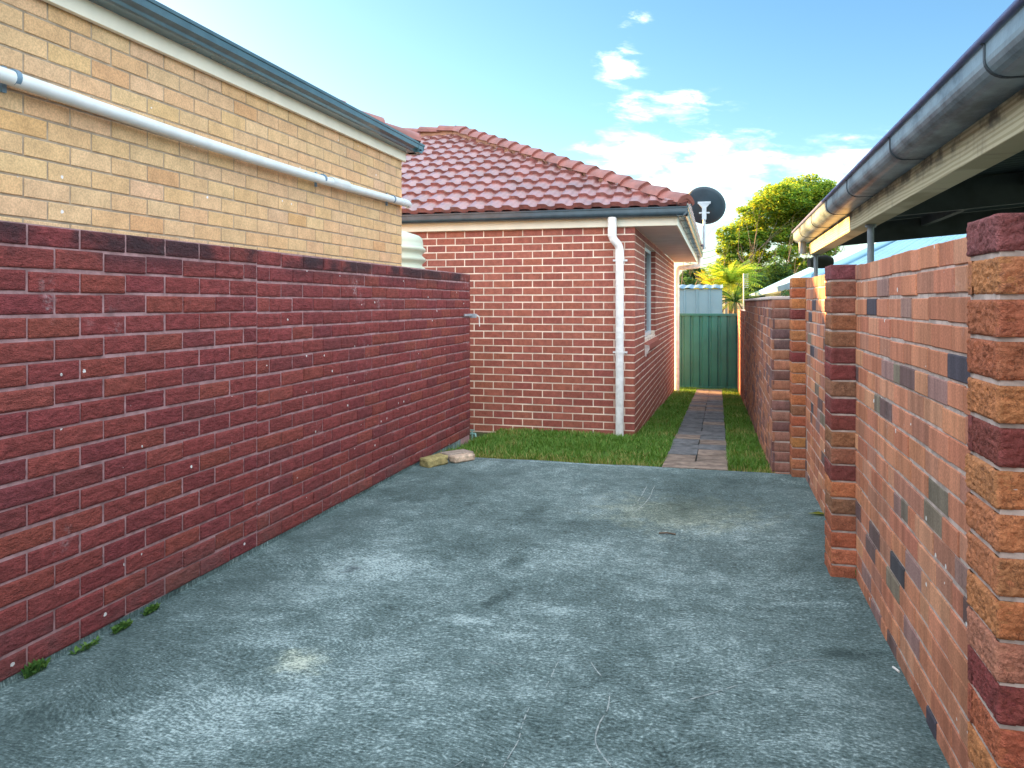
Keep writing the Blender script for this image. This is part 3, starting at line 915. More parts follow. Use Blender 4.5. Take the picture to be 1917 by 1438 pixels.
# ------------------------------------------------------------------ red brick house
HX, HY0, HY1, HL = -0.923, 8.887, 16.95, -14.0
GZ = -0.9
rh = thing('brick_house', (-4, 12.8, -0.4), 'red brick house with cream joints and terracotta hip roof beyond the concrete driveway', 'house')
hp = pal(((0.315, 0.102, 0.074), 5), ((0.335, 0.112, 0.08), 3), ((0.285, 0.088, 0.068), 2), jitter=0.06)
PH = 0.0862
ZB = 2.275 - 37 * PH
mb = MB()
wy0, wy1, wz0, wz1 = 10.14, 11.90, 0.93, 2.18
rc = 0.002
mb.box((HL, HY0 + rc, GZ), (HX - rc, wy0 - rc, 2.27), 0)
mb.box((HL, wy0 - rc, GZ), (HX - rc, wy1 + rc, wz0 - 0.01), 0)
mb.box((HL, wy0 - rc, wz1), (HX - rc, wy1 + rc, 2.27), 0)
mb.box((HL, wy1 + rc, GZ), (HX - rc, HY1 - rc, 2.27), 0)
mb.box((HL, wy0 - rc, wz0 - 0.01), (HX - 0.16, wy1 + rc, wz1), 0)
hoff = lambda k: 0 if k % 2 else -0.12
panel(mb, (HX, HY0, ZB), (-1, 0, 0), (0, -1, 0), 6.0, 37, PH, 0.2405, 0.0120, 0.0112, hp, off=lambda k: 0 if k % 2 else -0.12, bev=0.002, depth=0.01, jit=0.0012)
panel(mb, (HX, HY0, ZB), (0, 1, 0), (1, 0, 0), HY1 - HY0, 37, PH, 0.2405, 0.0120, 0.0112, hp, off=lambda k: -0.12 if k % 2 else 0, bev=0.002, depth=0.01, jit=0.0012,
      holes=[(wy0 - HY0, wy1 - HY0, wz0 - ZB - 0.01, wz1 - ZB)])
panel(mb, (HX, wy1, ZB), (-1, 0, 0), (0, -1, 0), 0.10, 37, PH, 0.2405, 0.0120, 0.0112, hp, off=lambda k: 0, bev=0.002, depth=0.008, holes=[(-1, 1, -9, wz0 - ZB), (-1, 1, wz1 - ZB, 99)])
panel(mb, (HX - 0.10, wy0, ZB), (1, 0, 0), (0, 1, 0), 0.10, 37, PH, 0.2405, 0.0120, 0.0112, hp, off=lambda k: 0, bev=0.002, depth=0.008, holes=[(-1, 1, -9, wz0 - ZB), (-1, 1, wz1 - ZB, 99)])
mb.build('wall', [M['house_mortar'], M['house_brick']], rh, recalc=False)

# window in the side wall
win = bpy.data.objects.new('window', None)
col.objects.link(win)
win.parent = rh
win.location = -rh.location
mb = MB()
fx0, fx1 = HX - 0.125, HX - 0.068
for (a, b, c, d) in [(wy0 + .002, wy0 + .05, wz0, wz1), (wy1 - .05, wy1 - .002, wz0, wz1), (wy0 + .05, wy1 - .05, wz0, wz0 + .05), (wy0 + .05, wy1 - .05, wz1 - .05, wz1 - .002)]:
    mb.box((fx0, a, c), (fx1, b, d))
mb.box((fx0 + .01, 10.98, wz0 + .05), (fx1 - .01, 11.03, wz1 - .05))
sub(mb.build('frame', M['alu']), win)
mb = MB()
mb.box((fx0 + .02, wy0 + .05, wz0 + .05), (fx0 + .026, wy1 - .05, wz1 - .05))
sub(mb.build('pane', M['glass']), win)
mb = MB()
for k in range(15):
    y0 = wy0 - 0.02 + k * 0.1202
    vs = [(HX - 0.066, y0, wz0 - 0.012), (HX + 0.055, y0, wz0 - 0.075), (HX + 0.055, y0, wz0 - 0.145), (HX - 0.066, y0, wz0 - 0.10)]
    mb.add(vs + [(a, b + 0.119, c) for a, b, c in vs], [(0, 1, 2, 3), (7, 6, 5, 4), (0, 4, 5, 1), (1, 5, 6, 2), (2, 6, 7, 3), (3, 7, 4, 0)], 0, hp())
sub(mb.build('sill', M['sill'], bevel=0.003), win)
mb = MB()
lump = []
for k in range(60):
    a, b = random.uniform(0, 6.28), random.uniform(-1, 1)
# mortar smear left hanging off the near end of the sill
mb.add([(HX + .002, wy0 - .03, .86), (HX + .06, wy0 - .035, .85), (HX + .065, wy0 - .03, .80), (HX + .03, wy0 - .035, .74), (HX + .02, wy0 - .03, .70), (HX + .002, wy0 - .03, .72),
        (HX + .002, wy0 + .02, .86), (HX + .05, wy0 + .02, .84), (HX + .05, wy0 + .02, .80), (HX + .02, wy0 + .02, .75), (HX + .01, wy0 + .02, .72), (HX + .002, wy0 + .02, .74)],
       [(0, 1, 2, 3, 4, 5), (0, 6, 7, 1), (1, 7, 8, 2), (2, 8, 9, 3), (3, 9, 10, 4), (4, 10, 11, 5)])
sub(mb.build('mortar_lump', M['coping']), win)

# eaves
FX, FY = -0.445, 8.845
mb = MB()
mb.box((HX - 0.003, FY + 0.012, 2.276), (FX - 0.012, 17.2, 2.286))
mb.box((HL, FY + 0.012, 2.276), (HX - 0.003, HY0 + 0.1, 2.286))
mb.build('soffit', M['soffit'], rh)
mb = MB()
mb.box((HL, FY, 2.268), (FX - 0.02, FY + 0.02, 2.46))
mb.box((FX - 0.02, FY, 2.268), (FX, 17.22, 2.46))
mb.build('fascia', M['fascia'], rh, bevel=0.003)
mb = MB()
GP = gutter_profile(0.115, 0.105)
mb.extrude(GP, (HL, FY, 2.362), (FX + 0.118, FY, 2.362), (0, -1, 0), (0, 0, 1), 0, smooth=False)
mb.extrude(GP, (FX, FY - 0.118, 2.362), (FX, 17.3, 2.362), (1, 0, 0), (0, 0, 1), 0, smooth=False)
for k in range(9):
    yk = 9.3 + k * 0.9
    mb.box((FX + 0.002, yk, 2.357), (FX + 0.10, yk + 0.02, 2.361))
mb.build('gutter', M['gutter'], rh)

# roof
EX, EY, EZ = -0.335, 8.745, 2.485
PITCH = math.atan(1.86 / 4.10)
run = 4.10
cp, sp_ = math.cos(PITCH), math.sin(PITCH)
SL = run / cp
rows = 12
gauge = SL / rows
mb = MB()
tile_slope(mb, (EX, EY, EZ), (-1, 0, 0), (0, cp, sp_), (0, -sp_, cp), lambda v: v * cp, lambda v: 13.6, rows, gauge, 0.212, MARS, 0.036)
tile_slope(mb, (EX, EY, EZ), (0, 1, 0), (-cp, 0, sp_), (sp_, 0, cp), lambda v: v * cp, lambda v: 2 * run - v * cp, rows, gauge, 0.212, MARS, 0.036)
AP = Vector((EX - run, EY + run, EZ + 1.86))
dz = Vector((0, 0, -0.03))
ring = [Vector((EX, EY, EZ)), Vector((EX, EY + 2 * run, EZ)), Vector((-13.9, EY + 2 * run, EZ)), Vector((-13.9, EY, EZ)), AP, Vector((-13.9, AP.y, AP.z))]
mb.add([p + dz for p in ring], [(0, 1, 4), (0, 4, 5, 3), (1, 2, 5, 4), (3, 5, 2)])
roof = mb.build('roof', M['terracotta'], rh, recalc=False)
mb = MB()
caps(mb, (EX - 0.02, EY + 0.02, EZ - 0.015), AP + Vector((0, 0, 0.05)), 0.36, 0.118, 0, (0.085, 0.035))
sub(mb.build('hip_capping', [M['terracotta_cap'], M['bedding']], recalc=False), roof)
mb = MB()
caps(mb, (EX - 0.02, EY + 2 * run - 0.02, EZ + 0.03), AP + Vector((0, 0, 0.05)), 0.36, 0.118, 0, (0.085, 0.035))
sub(mb.build('hip_capping', [M['terracotta_cap'], M['bedding']], recalc=False), roof)
mb = MB()
caps(mb, Vector((-13.8, AP.y, AP.z + 0.03)), AP + Vector((0.05, 0, 0.03)), 0.36, 0.13, 0, (0.095, 0.03))
sub(mb.build('ridge_capping', [M['terracotta_cap'], M['bedding']], recalc=False), roof)


def arc(pts, rad=0.06, seg=5):
    """round the corners of a polyline"""
    pts = [Vector(p) for p in pts]
    out = [pts[0]]
    for i in range(1, len(pts) - 1):
        a = (pts[i - 1] - pts[i])
        b = (pts[i + 1] - pts[i])
        r_ = min(rad, a.length * .48, b.length * .48)
        pa, pb = pts[i] + a.normalized() * r_, pts[i] + b.normalized() * r_
        for k in range(seg + 1):
            s = k / seg
            out.append((1 - s) ** 2 * pa + 2 * s * (1 - s) * pts[i] + s * s * pb)
    return out + [pts[-1]]


# downpipes
mb = MB()
dpx, dpy = -1.087, HY0 - 0.062
mb.tube(arc([(dpx - 0.078, FY - 0.06, 2.37), (dpx - 0.078, FY - 0.06, 2.13), (dpx, dpy, 2.045), (dpx, dpy, -0.30)], 0.055), 0.047, 18)
mb.tube([(dpx - 0.078, FY - 0.06, 2.37), (dpx - 0.078, FY - 0.06, 2.15)], 0.051, 18)
mb.tube([(dpx, dpy, 2.0), (dpx, dpy, 1.9)], 0.0505, 18)
dp = mb.build('downpipe', M['pipe_white'], rh)
for zb in (1.885, 0.835):
    mb = MB()
    mb.tube([(dpx, dpy, zb - 0.012), (dpx, dpy, zb + 0.012)], 0.0495, 18)
    mb.box((dpx - 0.082, HY0 - 0.014, zb - 0.011), (dpx + 0.082, HY0 - 0.004, zb + 0.011))
    sub(mb.build('bracket', M['pipe_white']), dp)
mb = MB()
mb.tube(arc([(FX + 0.06, 17.12, 2.37), (FX + 0.06, 17.12, 2.19), (HX + 0.055, 17.08, 2.15), (HX + 0.055, 17.08, -0.75)], 0.07), 0.05, 14)
mb.build('downpipe', M['pipe_white'], rh)

# ------------------------------------------------------------------ cream brick house on the left
YX, YEND = -2.782, 6.544
yh = thing('brick_house', (-6, 2, 0), 'cream brick house with a blue-green gutter behind the left red wall', 'house')
yp = pal(((0.60, 0.395, 0.215), 6), ((0.62, 0.42, 0.24), 3), ((0.58, 0.355, 0.175), 0.4), ((0.595, 0.405, 0.235), 3), jitter=0.025)
mb = MB()
mb.box((-10.0, -4.0, -0.2), (YX - 0.004, YEND - 0.004, 2.70), 0)
ZY = 2.70 - 34 * 0.0858
panel(mb, (YX, YEND, ZY), (0, -1, 0), (1, 0, 0), 7.0, 34, 0.0858, 0.2405, 0.0095, 0.009, yp, off=lambda k: 0 if k % 2 else -0.12, bev=0.0025, depth=0.01, jit=0.001)
panel(mb, (YX, YEND, ZY), (-1, 0, 0), (0, 1, 0), 4.0, 34, 0.0858, 0.2405, 0.0095, 0.009, yp, off=lambda k: -0.12 if k % 2 else 0, bev=0.0025, depth=0.01, jit=0.001)
mb.build('wall', [M['cream_mortar'], M['cream_brick']], yh, recalc=False)
mb = MB()
mb.box((YX + 0.004, -4.0, 2.683), (YX + 0.034, YEND + 0.02, 2.85))
mb.box((-10, YEND + 0.004, 2.683), (YX + 0.004, YEND + 0.02, 2.85))
mb.build('fascia', M['fascia'], yh, bevel=0.003)
mb = MB()
GY = [(0, 0.1), (0, 0), (0.075, 0.0), (0.088, 0.006), (0.092, 0.022), (0.122, 0.036), (0.124, 0.070), (0.131, 0.073), (0.132, 0.090), (0.124, 0.093), (0.114, 0.088), (0.114, 0.045), (0.08, 0.03), (0.008, 0.006), (0.008, 0.1)]
mb.extrude(GY, (YX + 0.034, -4.0, 2.765), (YX + 0.034, YEND + 0.155, 2.765), (1, 0, 0), (0, 0, 1))
mb.extrude(GY, (YX + 0.16, YEND + 0.02, 2.765), (-10, YEND + 0.02, 2.765), (0, 1, 0), (0, 0, 1))
mb.build('gutter', M['gutter_y'], yh)
YEX, YEY, YEZ = YX + 0.105, YEND + 0.12, 2.795
tp = R(22)
yrun = 3.7
c2, s2 = math.cos(tp), math.sin(tp)
mb = MB()
tile_slope(mb, (YEX, YEY, YEZ), (0, -1, 0), (-c2, 0, s2), (s2, 0, c2), lambda v: v * c2, lambda v: 10.6, 12, yrun / c2 / 12, 0.212, MARS, 0.036)
tile_slope(mb, (YEX, YEY, YEZ), (-1, 0, 0), (0, -c2, s2), (0, s2, c2), lambda v: v * c2, lambda v: 2 * yrun - v * c2, 12, yrun / c2 / 12, 0.212, MARS, 0.036)
ya = Vector((YEX - yrun, YEY - yrun, YEZ + yrun * math.tan(tp)))
ring = [Vector((YEX, YEY, YEZ)), Vector((YEX - 2 * yrun, YEY, YEZ)), ya, Vector((YEX, -4, YEZ)), Vector((ya.x, -4, ya.z)), Vector((YEX - 2 * yrun, -4, YEZ))]
mb.add([p + dz for p in ring], [(0, 1, 2), (0, 2, 4, 3), (1, 5, 4, 2), (3, 4, 5)])
yroof = mb.build('roof', M['terracotta'], yh, recalc=False)
mb = MB()
caps(mb, (YEX - 0.02, YEY - 0.02, YEZ + 0.035), ya + Vector((0, 0, 0.06)), 0.36, 0.118, 0, (0.085, 0.035))
sub(mb.build('hip_capping', [M['terracotta_cap'], M['bedding']], recalc=False), yroof)
# sagging waste pipe
mb = MB()
px_ = YX + 0.058
pts = []
for k in range(25):
    s = k / 24
    yy = -3.0 + s * 9.42
    zz = 2.305 - 0.028 * math.sin(math.pi * min(1, max(0, (yy - 2.2) / 4.3))) - 0.006 * s
    pts.append((px_, yy, zz))
mb.tube(pts, 0.031, 16)
mb.tube([(px_, 6.40, 2.299), (px_, 6.52, 2.298), (px_ - 0.02, 6.60, 2.297)], 0.0345, 16)
mb.tube([(px_, 5.10, 2.285), (px_, 5.36, 2.288)], 0.0335, 16)
wp = mb.build('waste_pipe', M['pvc'], yh)
for yy, zz in ((2.48, 2.300), (4.98, 2.284), (6.2, 2.297)):
    mb = MB()
    mb.tube([(px_, yy - 0.011, zz), (px_, yy + 0.011, zz)], 0.0345, 16)
    mb.box((YX, yy - 0.01, zz - 0.055), (YX + 0.012, yy + 0.01, zz + 0.05))
    sub(mb.build('pipe_clip', M['clip']), wp)

# ------------------------------------------------------------------ water tank
tk = MB()
prof = [(0.0, 2.235), (0.20, 2.225), (0.40, 2.19), (0.545, 2.145), (0.575, 2.12), (0.585, 2.07), (0.585, 2.02)]
z = 2.02
while z > 0.1:
    for k in range(8):
        prof.append((0.595 + 0.022 * math.sin(k / 8 * 2 * math.pi), z - k * 0.0135))
    z -= 0.108
prof += [(0.6, -0.2)]
tk.lathe(prof, (-3.665, 7.72, -0.02), 48)
tag(tk.build('water_tank', M['tank']), 'pale green ribbed water tank in the gap between the cream house and the red house', 'water tank')

# ------------------------------------------------------------------ satellite dish
D0 = at(1318, 389, 15.3)
sd_ = thing('satellite_dish', (D0.x, 15.3, 2.45), 'dark satellite dish on a pole above the red house side gutter', 'satellite dish')
mb = MB()
ax = Vector((0.12, 0.80, 0.52)).normalized()
e1 = ax.cross(Vector((0, 0, 1))).normalized()
e2 = e1.cross(ax)
rings, seg = 7, 40
vs = [D0 - ax * 0.0]
for i in range(1, rings + 1):
    r_ = i / rings
    for k in range(seg):
        a = 2 * math.pi * k / seg
        vs.append(D0 + e1 * (math.cos(a) * 0.395 * r_) + e2 * (math.sin(a) * 0.40 * r_) + ax * (0.085 * r_ * r_))
nf = len(vs)
vs += [p + ax * 0.008 for p in vs]
fs = [(0, 1 + k, 1 + (k + 1) % seg) for k in range(seg)]
for i in range(rings - 1):
    for k in range(seg):
        a, b = 1 + i * seg + k, 1 + i * seg + (k + 1) % seg
        fs.append((a, a + seg, b + seg, b))
fs += [tuple(nf + q for q in f) for f in fs]
last = 1 + (rings - 1) * seg
fs += [(last + k, last + (k + 1) % seg, nf + last + (k + 1) % seg, nf + last + k) for k in range(seg)]
mb.add(vs, fs, 0, (1, 1, 1, 1), True)
mb.build('reflector', M['dish'], sd_)
mb = MB()
bx = D0 - ax * 0.07
mb.tube([(D0.x, 15.22, 2.42), (D0.x, 15.20, 2.62), (D0.x + 0.01, 15.19, 3.22)], 0.024, 12)
mb.tube([(D0.x, 15.22, 2.48), (D0.x - 0.12, 15.4, 2.52)], 0.018, 8)
mb.build('pole', M['galv'], sd_)
mb = MB()
mb.box((D0.x - 0.115, 15.16, 3.285), (D0.x + 0.125, 15.235, 3.325))
mb.add([(D0.x - 0.10, 15.165, 3.285), (D0.x + 0.11, 15.165, 3.285), (D0.x + 0.035, 15.165, 3.20), (D0.x - 0.028, 15.165, 3.20),
        (D0.x - 0.10, 15.235, 3.285), (D0.x + 0.11, 15.235, 3.285), (D0.x + 0.035, 15.235, 3.20), (D0.x - 0.028, 15.235, 3.20)],
       [(0, 1, 2, 3), (7, 6, 5, 4), (0, 4, 5, 1), (1, 5, 6, 2), (2, 6, 7, 3), (3, 7, 4, 0)])
mb.box((D0.x - 0.035, 15.15, 2.98), (D0.x + 0.045, 15.235, 3.20))
mb.box((D0.x - 0.09, 15.17, 3.10), (D0.x - 0.036, 15.21, 3.125))
mb.box((D0.x + 0.046, 15.17, 3.10), (D0.x + 0.105, 15.21, 3.125))
mb.build('bracket', M['galv'], sd_)
mb = MB()
tip = D0 + ax * 0.45 - e2 * 0.18
mb.tube([D0 - e2 * 0.36 + ax * 0.06, tip], 0.012, 8)
mb.tube([tip - ax * 0.05, tip + ax * 0.06], 0.03, 12)
mb.build('feed_arm', M['galv'], sd_)

# ------------------------------------------------------------------ carport on the right
cpt = thing('carport', (2.2, 3.0, 1.6), 'neighbouring carport with a mouldy gutter, pale timber beam and dark roof above the right wall', 'carport')
fall = lambda y_: (6.73 - y_) * 0.006
BX, BZ = 0.715, 1.79
Y0c, Y1c = -1.5, 6.73
mb = MB()
bz0, bz1 = BZ + fall(Y0c), BZ + fall(Y1c)
mb.extrude([(0, 0), (0.09, 0), (0.09, 0.14), (0, 0.14)], (BX, Y0c, bz0), (BX, Y1c, bz1), (1, 0, 0), (0, 0, 1))
mb.build('beam', M['timber'], cpt, bevel=0.003)
mb = MB()
GC = gutter_profile(0.115, 0.10)
gz0, gz1 = 1.893 + fall(Y0c), 1.893 + fall(Y1c)
mb.extrude(GC, (BX - 0.001, Y0c, gz0), (BX - 0.001, Y1c + 0.1, gz1), (-1, 0, 0), (0, 0, 1), 0, smooth=False)
cg = mb.build('gutter', [M['oldgutter']], cpt)
mb = MB()
mb.tube([(BX - 0.119, Y0c, gz0 + 0.092), (BX - 0.119, Y1c + 0.1, gz1 + 0.092)], 0.0105, 10)
sub(mb.build('rolled_lip', M['gutterlip']), cg)
for yy in (2.02, 3.05, 4.02, 4.75, 5.5, 6.25):
    mb = MB()
    zz = 1.893 + fall(yy)
    outer = [(u * 1.01 + (0.0015 if u > 0.05 else 0), v - 0.0015) for u, v in GC[1:11]]
    inner = [(u, v) for u, v in GC[1:11]]
    mb.extrude(outer + inner[::-1], (BX - 0.001, yy, zz), (BX - 0.001, yy + 0.012, zz), (-1, 0, 0), (0, 0, 1))
    sub(mb.build('joint_strap', M['darktimber']), cg)
mb = MB()
mb.tube([(BX - 0.055, 6.70, 1.895), (BX - 0.055, 6.70, 1.80)], 0.03, 12)
sub(mb.build('spout', M['steelpost']), cg)
for yy in (1.9, 4.33, 6.66):
    mb = MB()
    mb.tube([(0.757, yy, 1.59), (0.757, yy, 1.775 + fall(yy))], 0.0165, 14)
    mb.tube([(0.757, yy, 1.775 + fall(yy)), (0.757, yy, 1.788 + fall(yy))], 0.027, 14)
    mb.build('post', M['steelpost'], cpt)
# roof sheet
mb = MB()
slope = 0.085
nxs = 2
wl = 0.076
ys = np.arange(Y0c, Y1c + 0.06, wl / 4)
prof = [(y_, 0.009 * math.sin(2 * math.pi * y_ / wl)) for y_ in ys]
vs = []
for x in (BX - 0.06, 4.6):
    for y_, h in prof:
        vs.append((x, y_, 2.012 + fall(y_) + (x - BX) * slope + h))
nn = len(prof)
mb.add(vs, [(i, i + 1, nn + i + 1, nn + i) for i in range(nn - 1)], 0, (1, 1, 1, 1), True)
mb.add([(a, b, c + 0.004) for a, b, c in vs], [(i, i + 1, nn + i + 1, nn + i) for i in range(nn - 1)], 0, (1, 1, 1, 1), True)
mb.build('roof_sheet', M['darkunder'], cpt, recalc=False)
for xk in (0.80, 1.55, 2.35, 3.2, 4.1):
    mb = MB()
    zt = 1.998 + (xk - BX) * slope
    mb.extrude([(-0.022, -0.07), (0.022, -0.07), (0.022, 0), (-0.022, 0)], (xk, Y0c, zt + fall(Y0c)), (xk, Y1c, zt + fall(Y1c)), (1, 0, 0), (0, 0, 1))
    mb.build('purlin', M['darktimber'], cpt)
for yk in (0.4, 2.5, 4.6, 6.70):
    mb = MB()
    mb.extrude([(-0.022, -0.16), (0.022, -0.16), (0.022, 0), (-0.022, 0)], (0.808, yk, 2.006 + fall(yk)), (4.5, yk, 2.006 + fall(yk) + 3.69 * slope), (0, 1, 0), (0, 0, 1))
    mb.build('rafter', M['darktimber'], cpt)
mb = MB()
rp = [(0.80, 6.86, 1.735), (1.05, 6.86, 1.745)]
mb.tube([(0.72, 6.80, 1.73), (0.78, 6.82, 1.735), (0.86, 6.84, 1.74), (0.91, 6.85, 1.745)], [0.035, 0.055, 0.055, 0.03], 14)
tag(mb.build('shade_roll', M['shadecloth']), 'dark rolled bundle hanging under the sunlit end of the carport beam', 'shade roll')

# ------------------------------------------------------------------ green fence and shed behind
FYY = 18.45
fz = gz(FYY)
gf = thing('metal_fence', (-0.3, FYY, fz), 'dark green ribbed steel fence closing off the path', 'fence')
mb = MB()
prof = []
x = -2.2
while x < 0.47:
    prof += [(x, 0.0), (x + 0.125, 0.0), (x + 0.14, 0.028), (x + 0.19, 0.028), (x + 0.205, 0.0)]
    x += 0.205
vs = [(a, FYY + b, fz + 0.03) for a, b in prof] + [(a, FYY + b, fz + 1.70) for a, b in prof]
nn = len(prof)
mb.add(vs, [(i, i + 1, nn + i + 1, nn + i) for i in range(nn - 1)])
mb.build('panel', M['green_metal'], gf, recalc=False)
for z0, z1 in ((0.0, 0.05), (1.68, 1.735)):
    mb = MB()
    mb.box((-2.2, FYY - 0.018, fz + z0), (0.47, FYY + 0.045, fz + z1))
    mb.build('rail', M['green_metal'], gf, bevel=0.004)
mb = MB()
mb.box((0.405, FYY - 0.022, fz - 0.1), (0.49, FYY + 0.05, fz + 1.69))
mb.build('post', M['green_metal'], gf, bevel=0.004)

shd = thing('garden_shed', (-1.3, 22.6, -0.8), 'pale blue-grey steel shed behind the green fence', 'shed')
SY = 21.5
sr = at(1352, 538, SY)
sz = at(1300, 541, SY).z
mb = MB()
prof = []
x = -3.2
while x < sr.x - 0.28:
    prof += [(x, 0), (x + 0.025, -0.03), (x + 0.05, -0.03), (x + 0.075, 0), (x + 0.32, 0)]
    x += 0.325
prof.append((sr.x, 0))
vs = [(a, SY + b, -1.2) for a, b in prof] + [(a, SY + b, sz) for a, b in prof]
nn = len(prof)
mb.add(vs, [(i, i + 1, nn + i + 1, nn + i) for i in range(nn - 1)])
mb.add([(sr.x, SY, -1.2), (sr.x, SY + 2.4, -1.2), (sr.x, SY + 2.4, sz), (sr.x, SY, sz)], [(0, 1, 2, 3)])
mb.add([(-3.2, SY + 2.4, -1.2), (sr.x, SY + 2.4, -1.2), (sr.x, SY + 2.4, sz), (-3.2, SY + 2.4, sz)], [(0, 1, 2, 3)])
mb.build('wall', M['shed'], shd, recalc=False)
mb = MB()
xs2 = np.arange(-3.3, sr.x + 0.05, 0.06)
prof = [(x, 0.02 if i % 4 in (1, 2) else 0.0) for i, x in enumerate(xs2)]
nn = len(prof)
vs = [(a, SY - 0.06, sz + 0.012 + h) for a, h in prof] + [(a, SY + 2.5, sz + 0.16 + h) for a, h in prof]
mb.add(vs, [(i, i + 1, nn + i + 1, nn + i) for i in range(nn - 1)])
mb.add([(a, b, c - 0.012) for a, b, c in vs], [(i, i + 1, nn + i + 1, nn + i) for i in range(nn - 1)])
mb.build('roof', M['shed'], shd, recalc=False)

# ------------------------------------------------------------------ neighbour's house, blue roof
nb = thing('neighbour_house', (5, 20, -1), 'house with a pale blue corrugated hip roof beyond the right brick walls', 'house')
NX, NY0, NY1, NZ = 1.2, 10.7, 30.0, 1.72
nrun = 3.9
nt_ = math.atan(0.48)
c3, s3 = math.cos(nt_), math.sin(nt_)
CORR = [(i / 8, 0.011 * math.sin(2 * math.pi * i / 8)) for i in range(9)]
mb = MB()
tile_slope(mb, (NX, NY0, NZ), (0, 1, 0), (c3, 0, s3), (-s3, 0, c3), lambda v: v * c3, lambda v: NY1 - NY0, 1, nrun / c3 - .03, 0.1, CORR, 0.0)
tile_slope(mb, (NX, NY0, NZ), (1, 0, 0), (0, c3, s3), (0, -s3, c3), lambda v: v * c3, lambda v: 2 * nrun - v * c3, 1, nrun / c3 - .03, 0.1, CORR, 0.0)
tile_slope(mb, (NX + 2 * nrun, NY0, NZ), (0, 1, 0), (-c3, 0, s3), (s3, 0, c3), lambda v: v * c3, lambda v: NY1 - NY0, 1, nrun / c3 - .03, 0.1, CORR, 0.0)
nroof = mb.build('roof', M['blueroof'], nb, recalc=False)
mb = MB()
na = Vector((NX + nrun, NY0 + nrun, NZ + nrun * 0.48))
mb.tube([(NX, NY0, NZ + 0.02), na + Vector((0, 0, 0.02))], 0.05, 8)
mb.tube([(NX + 2 * nrun, NY0, NZ + 0.02), na + Vector((0, 0, 0.02))], 0.05, 8)
mb.tube([na + Vector((0, 0, 0.02)), (NX + nrun, NY1, na.z + 0.02)], 0.05, 8)
mb.extrude([(-0.09, -0.10), (0, -0.12), (0.02, 0), (-0.1, 0)], (NX, NY0 - .05, NZ), (NX, NY1, NZ), (1, 0, 0), (0, 0, 1))
mb.extrude([(-0.02, -0.10), (0.05, -0.10), (0.05, 0.02), (-0.02, 0.02)], (NX, NY1, NZ), (NX + nrun, NY1, na.z), (0, 1, 0), (-s3, 0, c3))
sub(mb.build('flashing', M['blueroof']), nroof)
mb = MB()
mb.box((NX + 0.45, NY0 + 0.45, -1.6), (NX + 2 * nrun - 0.45, NY1 - 0.3, NZ - 0.02))
mb.build('wall', M['creamwall'], nb)

# ------------------------------------------------------------------ trees and plants
def leafcloud(mb, lobes, n_, size, cols, flat=0.4, shell=0.3):
    vol = [(a * b * c) ** 0.72 for (_, a, b, c) in lobes]
    tot = sum(vol)
    for (ctr, ra, rb, rc_), v in zip(lobes, vol):
        ctr = Vector(ctr)
        for _ in range(int(n_ * v / tot)):
            while True:
                d = Vector((random.gauss(0, 1), random.gauss(0, 1), random.gauss(0, 1)))
                if d.length > 0.01: break
            d.normalize()
            rr = (shell + (1 - shell) * random.random() ** 0.5)
            q = Vector((d.x * ra * rr, d.y * rb * rr, d.z * rc_ * rr))
            p = ctr + q
            k = mnoise.noise(p * (1.3 / max(ra, .3)) * 2.0)
            if k < -0.34 + 0.25 * random.random() - .1:
                continue
            s_ = size * random.uniform(0.6, 1.3)
            a = Vector((random.uniform(-1, 1), random.uniform(-1, 1), random.uniform(-flat, flat))).normalized()
            b = a.cross(Vector((random.uniform(-.6, .6), random.uniform(-.6, .6), 1))).normalized()
            c = random.choice(cols)
            kk = random.uniform(0.7, 1.25)
            mb.add([p - a * s_, p + b * s_ * .42, p + a * s_, p - b * s_ * .42], [(0, 1, 2, 3)], 0, (c[0] * kk, c[1] * kk, c[2] * kk, 1))


def limb(mb, p, d, r_, L, depth):
    pts, rs = [Vector(p)], [r_]
    q = Vector(p)
    for k in range(5):
        d = (d + Vector((random.uniform(-.16, .16), random.uniform(-.16, .16), random.uniform(-.03, .12)))).normalized()
        q = q + d * (L / 5)
        pts.append(q.copy())
        rs.append(r_ * (1 - 0.13 * (k + 1)))
    mb.tube(pts, rs, 7, caps=False)
    if depth > 0:
        for _ in range(3):
            i = random.randint(2, 5)
            nd = (d + Vector((random.uniform(-.8, .8), random.uniform(-.8, .8), random.uniform(-.1, .5)))).normalized()
            limb(mb, pts[i], nd, rs[i] * 0.62, L * 0.62, depth - 1)


GREEN_Y = [(0.36, 0.46, 0.08), (0.27, 0.42, 0.075), (0.44, 0.50, 0.10), (0.20, 0.35, 0.08)]
GREEN_D = [(0.04, 0.11, 0.05), (0.055, 0.14, 0.055), (0.035, 0.09, 0.05), (0.08, 0.17, 0.055)]

GREEN_F = [(0.12, 0.27, 0.09), (0.16, 0.34, 0.10)]


def tree(name, label, cat, base, lobes, nleaf, size, cols, trunks, group=None):
    o = thing(name, base, label, cat, group)
    m_ = MB()
    for (p, d, r_, L) in trunks:
        limb(m_, p, Vector(d).normalized(), r_, L, 2)
    m_.build('trunk', M['bark'], o)
    m_ = MB()
    leafcloud(m_, lobes, nleaf, size, cols)
    m_.build('crown', M['leaf'], o, recalc=False)
    return o


TY = 42.0
def lob(px, py, rx, ry, Y=TY, dy=0.0):
    s_ = Y / (FPX * math.cos(YAW) + math.sin(YAW) * (px - CX))
    p = at(px, py, Y)
    p.y += dy
    return (p, rx * s_, rx * s_ * 0.9, ry * s_)


